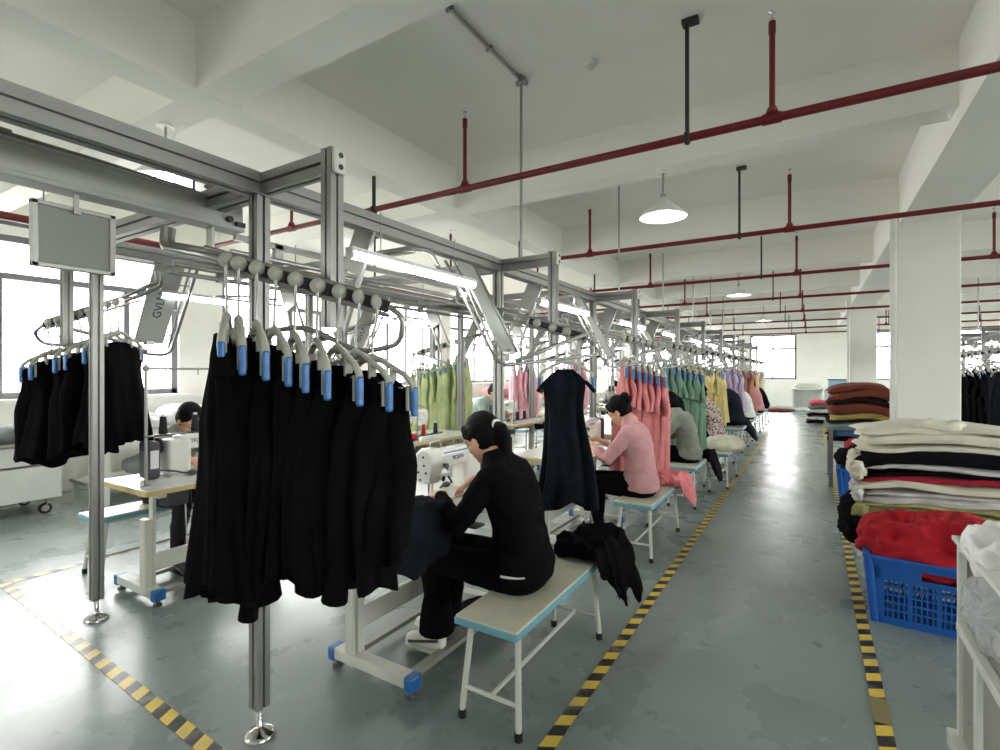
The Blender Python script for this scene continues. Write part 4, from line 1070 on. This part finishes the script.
person((-4.46, 6.6, 0), 0, 'man in pale green shirt head bowed on the window side beside the lime dresses', cloth('pale_green_shirt', (150, 166, 158)), trou, blackp, 'short', .011, 1.05, lean=.10, headp=.6, seed=10)
person((-4.46, 8.4, 0), 0, 'worker in white on the window side behind the pale pink dresses', wht, trou, blackp, 'ponytail', .014, 1.0, lean=.10, headp=.6, seed=11)
person((-4.46, 12.3, 0), 0, 'distant worker in grey on the window side of the line', knit_grey, trou, blackp, 'bun', .014, 1.0, lean=.10, headp=.6, seed=12)

# cloth on the tables and benches
def drape_drop(p):
    if p.x > .16: p = V((p.x * .5 + .08, p.y, p.z - (p.x - .16) * 1.5))
    return p
cloth_pile('navy_fabric', (-1.71, 1.84, TH + .02), (.27, .27, .05), black2, 'black fabric bunched on the nearest sewing table in front of the woman in black', 'fabric', 1, .045, 7,
           n=100, drop=lambda p: V((min(p.x, .13) + max(0, p.x - .13) * .3, max(p.y, -.2) + min(0, p.y + .2) * .3, p.z - max(0, p.x - .13) * 1.3 - max(0, -.2 - p.y) * 1.4)))
def bench_drop(p):
    e = max(0, p.x - .06); f = max(0, p.y - .22)
    return V((p.x - e * .2, p.y - f * .3, p.z - e * 1.6 - f * .6))
cloth_pile('black_fabric', (-1.03, 2.80, .50), (.20, .24, .05), black, 'black cloth heap spilling off the far end of the nearest bench', 'fabric', 2, .075, 8, drop=bench_drop, n=120)
cloth_pile('pink_fabric', (-1.06, 4.92, .49), (.18, .22, .055), cloth('salmon', (228, 134, 140)), 'pink cloth draped over the far end of the second bench', 'fabric', 3, .07, 8, n=90, drop=lambda p: V((p.x - max(0, p.x - .05) * .3, p.y, p.z - max(0, p.x - .05) * 1.5)))
cloth_pile('black_fabric', (-1.04, 6.68, .46), (.14, .22, .06), black, 'black cloth hanging off the third bench', 'fabric', 4, .04, 6, drop=lambda p: V((p.x - max(0, p.x) * .3, p.y, p.z - max(0, p.x - .0) * 1.9)))
cloth_pile('cream_fabric', (-1.02, 7.55, .50), (.24, .36, .07), cloth('cream', (222, 218, 200)), 'cream cloth heap on a rack beside the worker in floral shirt', 'fabric', 5, .05, 6)
bench.place((-1.05, 7.45, 0), 0, 'bench carrying the cream cloth heap between grey sweater and floral workers', 'benches along the aisle')
cloth_pile('navy_fabric', (-1.08, 11.05, .44), (.15, .25, .1), black2, 'dark cloth hanging off the fifth bench', 'fabric', 6, .04, 6, drop=lambda p: V((p.x, p.y, p.z - max(0, p.x) * 1.5)))
cloth_pile('black_fabric', (-1.66, 2.5, .10), (.13, .17, .018), black, 'small flat black cloth under the nearest sewing table beside the pedal', 'fabric', 7, .012, 6)
cloth_pile('green_cloth', (-3.62, 4.0, TH + .03), (.12, .14, .03), cloth('crimson', (196, 36, 66)), 'crimson cloth scrap on the second window side table', 'fabric', 8, .02, 7)

# ------------------------------------------------------------------ right side: stacks, crates, rack
def crate(loc, rz, label, wx=.62, wy=.42, h=.40):
    t = thing('laundry_crate', label, 'crate', loc, rz)
    tp = .035
    def wall(p0, p1, nrm, ncol, handle):
        m = MB(); p0, p1 = V(p0), V(p1); L = (p1 - p0).length; d = (p1 - p0).normalized(); n_ = V(nrm)
        def P(u, z): return p0 + d * u + V((0, 0, z)) + n_ * (tp * z / h)
        def q(u0, u1, z0, z1, th=.012):
            a = P((u0 + u1) / 2, z0); b = P((u0 + u1) / 2, z1); m.bar(a, b, u1 - u0, th, up=n_)
        q(0, L, 0, .045); q(0, L, h - .05, h, .03) ; q(0, L, h - .135, h - .105)
        q(0, .035, 0, h); q(L - .035, L, 0, h)
        if handle: q(0, L * .5 - .08, h - .11, h - .05); q(L * .5 + .08, L, h - .11, h - .05)
        else: q(0, L, h - .11, h - .05)
        z0, z1 = .045, h - .125; nr = 5
        for k in range(1, nr): q(.04, L - .04, z0 + (z1 - z0) * k / nr - .006, z0 + (z1 - z0) * k / nr + .006)
        tot = ncol * 5
        for k in range(0, tot + 1):
            u = .04 + (L - .08) * k / tot; ww = .011 if k % 5 == 0 else .004; q(u - ww, u + ww, z0, z1, .010)
        return m.build('side', crate_blue, t)
    x, y = wx / 2, wy / 2
    wall((-x, -y, 0), (x, -y, 0), (0, -1, 0), 4, True); wall((-x, y, 0), (x, y, 0), (0, 1, 0), 4, True)
    wall((-x, -y, 0), (-x, y, 0), (-1, 0, 0), 3, True); wall((x, -y, 0), (x, y, 0), (1, 0, 0), 3, True)
    m = MB(); m.box((0, 0, .01), (wx, wy, .02)); m.build('crate_base', crate_blue, t)
    for sx in (-1, 1):
        for sy in (-1, 1): m = MB(); m.tube([(sx * x * .985, sy * y * .98, 0), (sx * (x + tp * .8), sy * (y + tp * .8), h)], [.022, .026], 12); m.build('corner_post', crate_blue, t)
    m = MB(); X, Y = x + tp, y + tp
    for a, b in (((-X, -Y), (X, -Y)), ((X, -Y), (X, Y)), ((X, Y), (-X, Y)), ((-X, Y), (-X, -Y))): m.bar((a[0], a[1], h - .008), (b[0], b[1], h - .008), .04, .018)
    m.build('rim', crate_blue, t, bevel=.005)
    return t
crate((.63, 3.99, .0), -.06, 'blue plastic crate heaped with red cloth beside the hazard tape', .60, .44, .40)
cloth_pile('red_fabric', (.63, 4.0, .41), (.34, .23, .19), cloth('crimson_red', (176, 26, 42), .1), 'heap of bright red cloth overflowing the near blue crate', 'fabric', 11, .085, 7, n=150)
cream = cloth('cream_white', (222, 220, 202), .06); blackc = cloth('stack_black', (22, 20, 26)); crim = cloth('stack_crimson', (168, 34, 54)); greyw = cloth('grey_white', (206, 206, 202)); olive = cloth('olive', (172, 170, 116)); navyc = cloth('stack_navy', (44, 46, 66))
# low pallet table under the big stack
t = thing('low_table', 'low white table under the tall stack of folded cloth behind the near crate', 'table', (.95, 4.78, 0))
m = MB(); m.box((0, 0, .33), (1.3, .62, .03)); m.build('tabletop', white_paint, t, bevel=.004)
for sx in (-1, 1):
    for sy in (-1, 1): m = MB(); m.box((sx * .62, sy * .28, .16), (.035, .035, .32)); m.build('leg', white_paint, t)
z = .345
stack = [(blackc, .07, 'black'), (olive, .05, 'olive'), (olive, .085, 'olive'), (olive, .04, 'olive green'), (greyw, .05, 'grey white'), (greyw, .035, 'grey white'), (cream, .055, 'white'), (crim, .045, 'crimson'), (blackc, .04, 'black'), (greyw, .04, 'pale grey'), (blackc, .10, 'thick black'), (cream, .045, 'cream white'), (cream, .07, 'cream white'), (cream, .05, 'cream white')]
for i, (mm, h, nm) in enumerate(stack):
    w_ = 1.16 + .05 * math.sin(i * 2.3); jit = .025 * math.sin(i * 1.7)
    pos = 'bottom' if i == 0 else ('topmost' if i == len(stack) - 1 else '%s from the bottom' % ORD[i] if i < 12 else 'second from the top')
    folded((.30 + w_ / 2 + jit, 4.78 + .02 * math.sin(i), z + h / 2), (w_, .62 + .03 * math.cos(i * 2), h * 1.22), mm, '%s folded cloth in the big stack behind the near crate, %s' % (nm, pos), i + 3, sag=.012 + .003 * i, layers=max(1, int(h / .022)), group='folded cloths in the big stack by the crate', wav=.016, end=.05, n=90)
    z += h
    # ruffled left end
cloth_pile('cream_fabric', (.76, 4.56, z + .005), (.13, .09, .035), cream, 'loose cream cloth bunched on top of the big stack', 'fabric', 21, .04, 7)
cloth_pile('black_fabric', (.27, 4.68, .40), (.08, .25, .17), blackc, 'black cloth hanging down the left end of the big stack beside the tape', 'fabric', 22, .05, 7)
cloth_pile('white_fabric', (.285, 4.66, .80), (.04, .24, .10), cream, 'ruffled white cloth end hanging at the left of the big stack, upper one', 'fabric', 23, .045, 13, n=110)
cloth_pile('white_fabric', (.285, 4.62, .62), (.035, .22, .07), greyw, 'ruffled white cloth end hanging at the left of the big stack, lower one', 'fabric', 25, .04, 14, n=110)
cloth_pile('olive_fabric', (.29, 4.60, .50), (.035, .20, .05), olive, 'ruffled olive cloth end at the left of the big stack', 'fabric', 26, .035, 14, n=90)
cloth_pile('white_fabric', (.34, 4.22, .34), (.05, .12, .16), cloth('mixed_white', (205, 200, 200)), 'white cloth scrap squeezed between crate and tape', 'fabric', 24, .03, 9)
# second crate and rack
crate((.62, 7.02, 0), 0, 'smaller looking blue crate further back beside the column, behind the big stack', .66, .46, .42)
for i, (mm, lab, dx, dz) in enumerate([(blackc, 'black', -.12, .52), (greyw, 'white', .0, .56), (crim, 'crimson', -.02, .62), (navyc, 'navy', .15, .50)]):
    cloth_pile(lab + '_fabric', (.56 + dx, 7.0 + .05 * i, dz), (.2, .22, .09), mm, '%s cloth piled in the further blue crate' % lab, 'fabric', 30 + i, .05, 7, n=48)
t = thing('rack_table', 'white steel rack table under the brown folded cloth stack by the column', 'rack', (.5, 8.3, 0))
m = MB(); m.box((0, 0, .58), (.62, .9, .03)); m.build('tabletop', white_paint, t)
for sx in (-1, 1):
    for sy in (-1, 1): m = MB(); m.box((sx * .29, sy * .43, .40), (.045, .045, .80)); m.build('leg', steel, t)
z = .60
brown = cloth('rust_brown', (124, 66, 50)); dbrown = cloth('dark_brown', (48, 32, 34)); must = cloth('stack_mustard', (176, 160, 90)); tealg = cloth('grey_teal', (132, 150, 152)); blu = cloth('denim_blue', (66, 104, 148))
for i, (mm, h, nm) in enumerate([(blackc, .05, 'black'), (blu, .09, 'denim blue'), (tealg, .11, 'grey teal'), (dbrown, .03, 'black'), (must, .08, 'mustard'), (brown, .13, 'rust brown'), (dbrown, .07, 'dark brown'), (brown, .10, 'rust brown'), (brown, .09, 'rust brown')]):
    folded((.54 + .03 * math.sin(i * 2), 8.25, z + h / 2), (.68 - .0 * i, .8, h * 1.25), mm, '%s folded cloth in the stack beside the column, %s from the bottom' % (nm, ORD[i]), i + 40, sag=.01 + .008 * i, layers=max(1, int(h / .04)), group='folded cloths in the brown stack by the column', wav=.02, end=.06, n=48)
    z += h
# far pile, white shelf, blue panel
z = 0.02
for i, (mm, h, nm) in enumerate([(blackc, .1, 'black'), (greyw, .1, 'grey'), (blackc, .08, 'black'), (greyw, .12, 'grey'), (panel_grey and cloth('mid_grey', (110, 110, 108)), .12, 'mid grey'), (cloth('pink_red', (206, 80, 96)), .10, 'pink red')]):
    folded((.28, 17.6, z + h / 2), (.85 - .04 * i, .9, h * 1.2), mm, '%s folded cloth in the far floor pile, %s from the bottom' % (nm, ORD[i]), i + 60, sag=.03, layers=2, group='folded cloths in the far floor pile', wav=.03, end=.06, n=30); z += h
t = thing('white_shelf', 'small white open shelf unit with rounded top against the far wall', 'shelf', (-.15, 22.4, 0))
m = MB()
for s_ in (-1, 1): m.box((s_ * .47, 0, .42), (.06, .5, .84))
m.build('side_panel', white_paint, t)
m = MB(); m.box((0, 0, .82), (1.0, .5, .05)); m.box((0, 0, .12), (.9, .5, .04)); m.box((0, .22, .45), (.9, .03, .7)); m.build('shelf_board', white_paint, t)
m = MB(); m.tube([(.5 * math.cos(a * PI / 12), -.22, .84 + .16 * math.sin(a * PI / 12)) for a in range(13)], .02, 8); m.build('top_arch', white_paint, t)
cloth_pile('white_fabric', (-.15, 22.4, .93), (.42, .22, .12), cream, 'white cloth heap on top of the far white shelf unit', 'fabric', 71, .05, 4, n=40)
t = thing('storage_box', 'pale grey box beside the far white shelf unit', 'box', (.70, 22.4, 0)); m = MB(); m.box((0, 0, .38), (.6, .5, .76)); m.build('carton', mat('box_grey', (190, 192, 196), .6), t, bevel=.02); m = MB(); m.box((0, 0, .77), (.62, .52, .03)); m.build('lid', mat('lid_grey', (160, 162, 168), .6), t)
t = thing('blue_cabinet', 'pale blue cabinet at the far end beside the columns', 'cabinet', (.78, 20.6, 0)); m = MB(); m.box((0, 0, .6), (.62, .5, 1.2)); m.build('body', mat('cabinet_blue', (128, 166, 188), .5), t, bevel=.01); m = MB(); m.box((0, 0, 1.21), (.66, .54, .03)); m.build('top_edge', mat('cabinet_dark', (50, 70, 90), .5), t); m = MB(); m.box((0, -.26, .62), (.56, .02, 1.05)); d_ = m.build('door', mat('cabinet_blue2', (140, 176, 196), .5), t, bevel=.005); m = MB(); m.cyl((.22, -.29, .55), (.22, -.29, .7), .01, 8); m.build('handle', chrome, d_)
cloth_pile('dark_red_fabric', (-1.3, 21.5, .06), (.8, .3, .06), cloth('maroon', (112, 54, 60)), 'flat maroon cloth heap on the floor at the far wall', 'fabric', 72, .04, 3, n=40)

# white metal rack in the right foreground with film bag
t = thing('white_rack', 'white metal rack bin at the right foreground holding the plastic bag', 'rack', (.408, 2.23, 0))
for (x, y) in ((.012, -.012), (.012, -1.0), (.8, -.012), (.8, -1.0)):
    m = MB(); m.box((x, y, .475), (.022, .022, .95)); m.build('post', white_paint, t, bevel=.003)
m = MB(); m.box((.012, -.5, .945), (.045, 1.02, .016)); m.box((.40, -.012, .945), (.8, .035, .016)); m.build('top_rail', white_paint, t, bevel=.003)
m = MB(); m.box((.012, -.5, .655), (.026, 1.0, .03)); m.box((.4, -.012, .655), (.8, .026, .03)); m.build('middle_rail', white_paint, t, bevel=.003)
m = MB(); m.box((.012, -.5, .295), (.07, 1.03, .02)); m.box((-.018, -.5, .275), (.008, 1.03, .045)); m.build('base_flange', white_paint, t, bevel=.003)
m = MB(); m.box((.016, -.10, .475), (.005, .16, .34)); m.box((.016, -.55, .475), (.005, .6, .34)); m.build('side_panel', panel_grey, t)
m = MB(); m.cyl((.016, -.11, .40), (.008, -.11, .40), .0035, 8); m.build('rivet', chrome, t)
m = MB(); m.box((.016, -.20, .475), (.022, .035, .34)); m.build('middle_post', white_paint, t, bevel=.003)
m = MB(); m.box((.4, -.5, .655), (.78, .96, .012)); m.build('shelf', white_paint, t)
m = MB(); m.box((.4, -.012, .80), (.76, .004, .26)); m.build('back_panel', panel_grey, t)
cloth_pile('white_fabric', (.60, 2.02, .965), (.19, .17, .07), cloth('bag_white', (232, 232, 230)), 'white crumpled cloth on top of the plastic bag in the right foreground rack', 'fabric', 81, .05, 9, n=110)
cloth_pile('olive_fabric', (.63, 1.90, .72), (.19, .18, .05), cloth('bag_olive', (196, 194, 160)), 'pale olive cloth inside the bag on the right foreground rack', 'fabric', 82, .03, 8)
cloth_pile('plastic_bag', (.625, 1.92, .81), (.235, .26, .135), film, 'clear plastic bag bulging in the white rack at the right edge', 'plastic bag', 83, .035, 7, n=110)

# bits under the second line
for i, (x, y) in enumerate([(2.72, 10.55), (2.72, 12.4)]):
    table.place((2.98, y + .2, 0), 0, '%s sewing table of the second line beyond the column' % ['near', 'far'][i], 'sewing tables of the second line'); machine.place((2.98, y + .4, TH), 0, '%s sewing machine of the second line beyond the column' % ['near', 'far'][i], 'machines of the second line')
t = thing('wash_tub', 'grey tub of white scraps on a stool beyond the column', 'tub', (2.2, 9.5, .5)); m = MB(); m.lathe([(.15, 0), (.2, .16), (.21, .16)]); m.build('bowl', panel_grey, t); m = MB(); m.ell((0, 0, .15), (.19, .19, .05)); m.build('scraps', wht, t)
bench.place((2.2, 9.5, 0), 0, 'stool beyond the column carrying the grey tub', 'benches of the second line')

# ------------------------------------------------------------------ left side: carts by the window
t = thing('white_cart', 'white two tier cart on castors at the left edge below the window', 'cart', (-7.2, 1.2, 0))
m = MB(); m.box((.0, 0, .33), (.70, 2.0, .34)); m.build('lower_body', white_paint, t, bevel=.006)
m = MB(); m.box((-.02, 0, .62), (.62, 1.96, .20)); m.build('upper_body', white_paint, t, bevel=.006)
m = MB(); m.box((0, 0, .745), (.72, 2.04, .03)); m.build('top_tray', panel_grey, t, bevel=.004)
for sx in (-1, 1):
    for sy in (-1, 1):
        m = MB(); m.box((sx * .3, sy * .9, .14), (.05, .05, .05)); m.bar((sx * .3, sy * .9, .14), (sx * .3, sy * .9 - .03, .06), .04, .01); c_ = m.build('castor', steel, t)
        m = MB(); m.cyl((sx * .3 - .015, sy * .9 - .03, .055), (sx * .3 + .015, sy * .9 - .03, .055), .055, 20); m.build('wheel', rubber, c_); 
        m = MB(); m.cyl((sx * .3 - .018, sy * .9 - .03, .055), (sx * .3 + .018, sy * .9 - .03, .055), .034, 16); m.build('hub', steel, c_)
grey_f = cloth('slate_grey', (128, 130, 132), .1); pale_f = cloth('pale_grey_white', (208, 210, 210), .05)
cloth_pile('grey_fabric', (-7.2, 1.65, .83), (.3, .4, .09), grey_f, 'slate grey cloth heap on the white cart at the left edge', 'fabric', 91, .05, 6)
cloth_pile('white_fabric', (-7.25, 1.1, .86), (.3, .5, .12), pale_f, 'pale cloth heap on the white cart at the left edge', 'fabric', 92, .05, 5)
t = thing('window_workbench', 'white workbench with low shelf under the left windows', 'workbench', (-7.0, 5.0, 0))
m = MB(); m.box((0, 0, .78), (.9, 5.2, .05)); m.build('worktop', white_paint, t, bevel=.004)
m = MB(); m.box((0, 0, .22), (.85, 5.1, .04)); m.build('low_shelf', panel_grey, t)
for sy in (-2.5, -.9, .9, 2.5):
    for sx in (-1, 1): m = MB(); m.box((sx * .41, sy, .38), (.05, .05, .76)); m.build('leg', white_paint, t)
m = MB(); m.box((.44, 0, .70), (.02, 5.2, .12)); m.build('apron', white_paint, t)
for i, (y, s_, mm, lab, c_) in enumerate([(2.9, (.35, .3, .10), pale_f, 'white', 0), (3.55, (.3, .3, .14), pale_f, 'pale grey', 0), (5.2, (.3, .5, .14), cloth('cream_pile', (214, 210, 196)), 'cream', 0), (6.3, (.3, .4, .16), grey_f, 'grey', 0)]):
    cloth_pile(lab.replace(' ', '_') + '_fabric', (-7.0, y, .80 + s_[2] * .8), s_, mm, '%s cloth heap on the workbench under the left windows, %s from the front' % (lab, ORD[i]), 'fabric', 94 + i, .05, 5, n=48)
cloth_pile('blue_bag', (-6.9, 4.35, .93), (.22, .28, .15), mat('blue_bag_film', (62, 104, 190), .3), 'blue plastic bag on the workbench under the left windows', 'bag', 99, .04, 5)
cloth_pile('grey_bag', (-6.9, 3.1, .36), (.26, .3, .11), grey_f, 'grey sack on the low shelf of the window workbench', 'sack', 100, .04, 5)
for i, (y, h) in enumerate([(9.2, .9), (11.5, 1.0), (14, .9)]):
    t = thing('window_workbench', '%s plain workbench further along the left windows' % ORD[i], 'workbench', (-7.0, y, 0), 0, 'far workbenches by the left windows')
    m = MB(); m.box((0, 0, .78), (.9, 1.7, .05)); m.build('worktop', white_paint, t)
    for sy in (-.8, .8):
        for sx in (-1, 1): m = MB(); m.box((sx * .41, sy, .38), (.05, .05, .76)); m.build('leg', white_paint, t)
    cloth_pile('pale_fabric', (-7.0, y, .93), (.35, .6, .15), [pale_f, coral, grey_f][i], '%s cloth heap on the far workbenches by the windows' % ['pale', 'coral', 'grey'][i], 'fabric', 101 + i, .05, 5, n=40)

# ------------------------------------------------------------------ camera and view
cd = bpy.data.cameras.new('camera'); cam = bpy.data.objects.new('camera', cd); COL.objects.link(cam)
cd.sensor_width = 36; cd.lens = 509 * 36 / 1000; cd.shift_y = -.004; cd.clip_start = .05; cd.clip_end = 200
cam.location = (0, 0, 1.5); cam.rotation_euler = (PI / 2, 0, math.radians(31.5))
sc_ = bpy.context.scene; sc_.camera = cam
sc_.view_settings.view_transform = 'Standard'; sc_.view_settings.look = 'None'; sc_.view_settings.gamma = 1; sc_.view_settings.use_curve_mapping = False
sc_.view_settings.exposure = EXPO
sc_.cycles.max_bounces = 10; sc_.cycles.diffuse_bounces = 6; sc_.cycles.transparent_max_bounces = 12; sc_.cycles.use_denoising = True; sc_.cycles.caustics_reflective = False; sc_.cycles.caustics_refractive = False
sc_.cycles.sample_clamp_indirect = 8
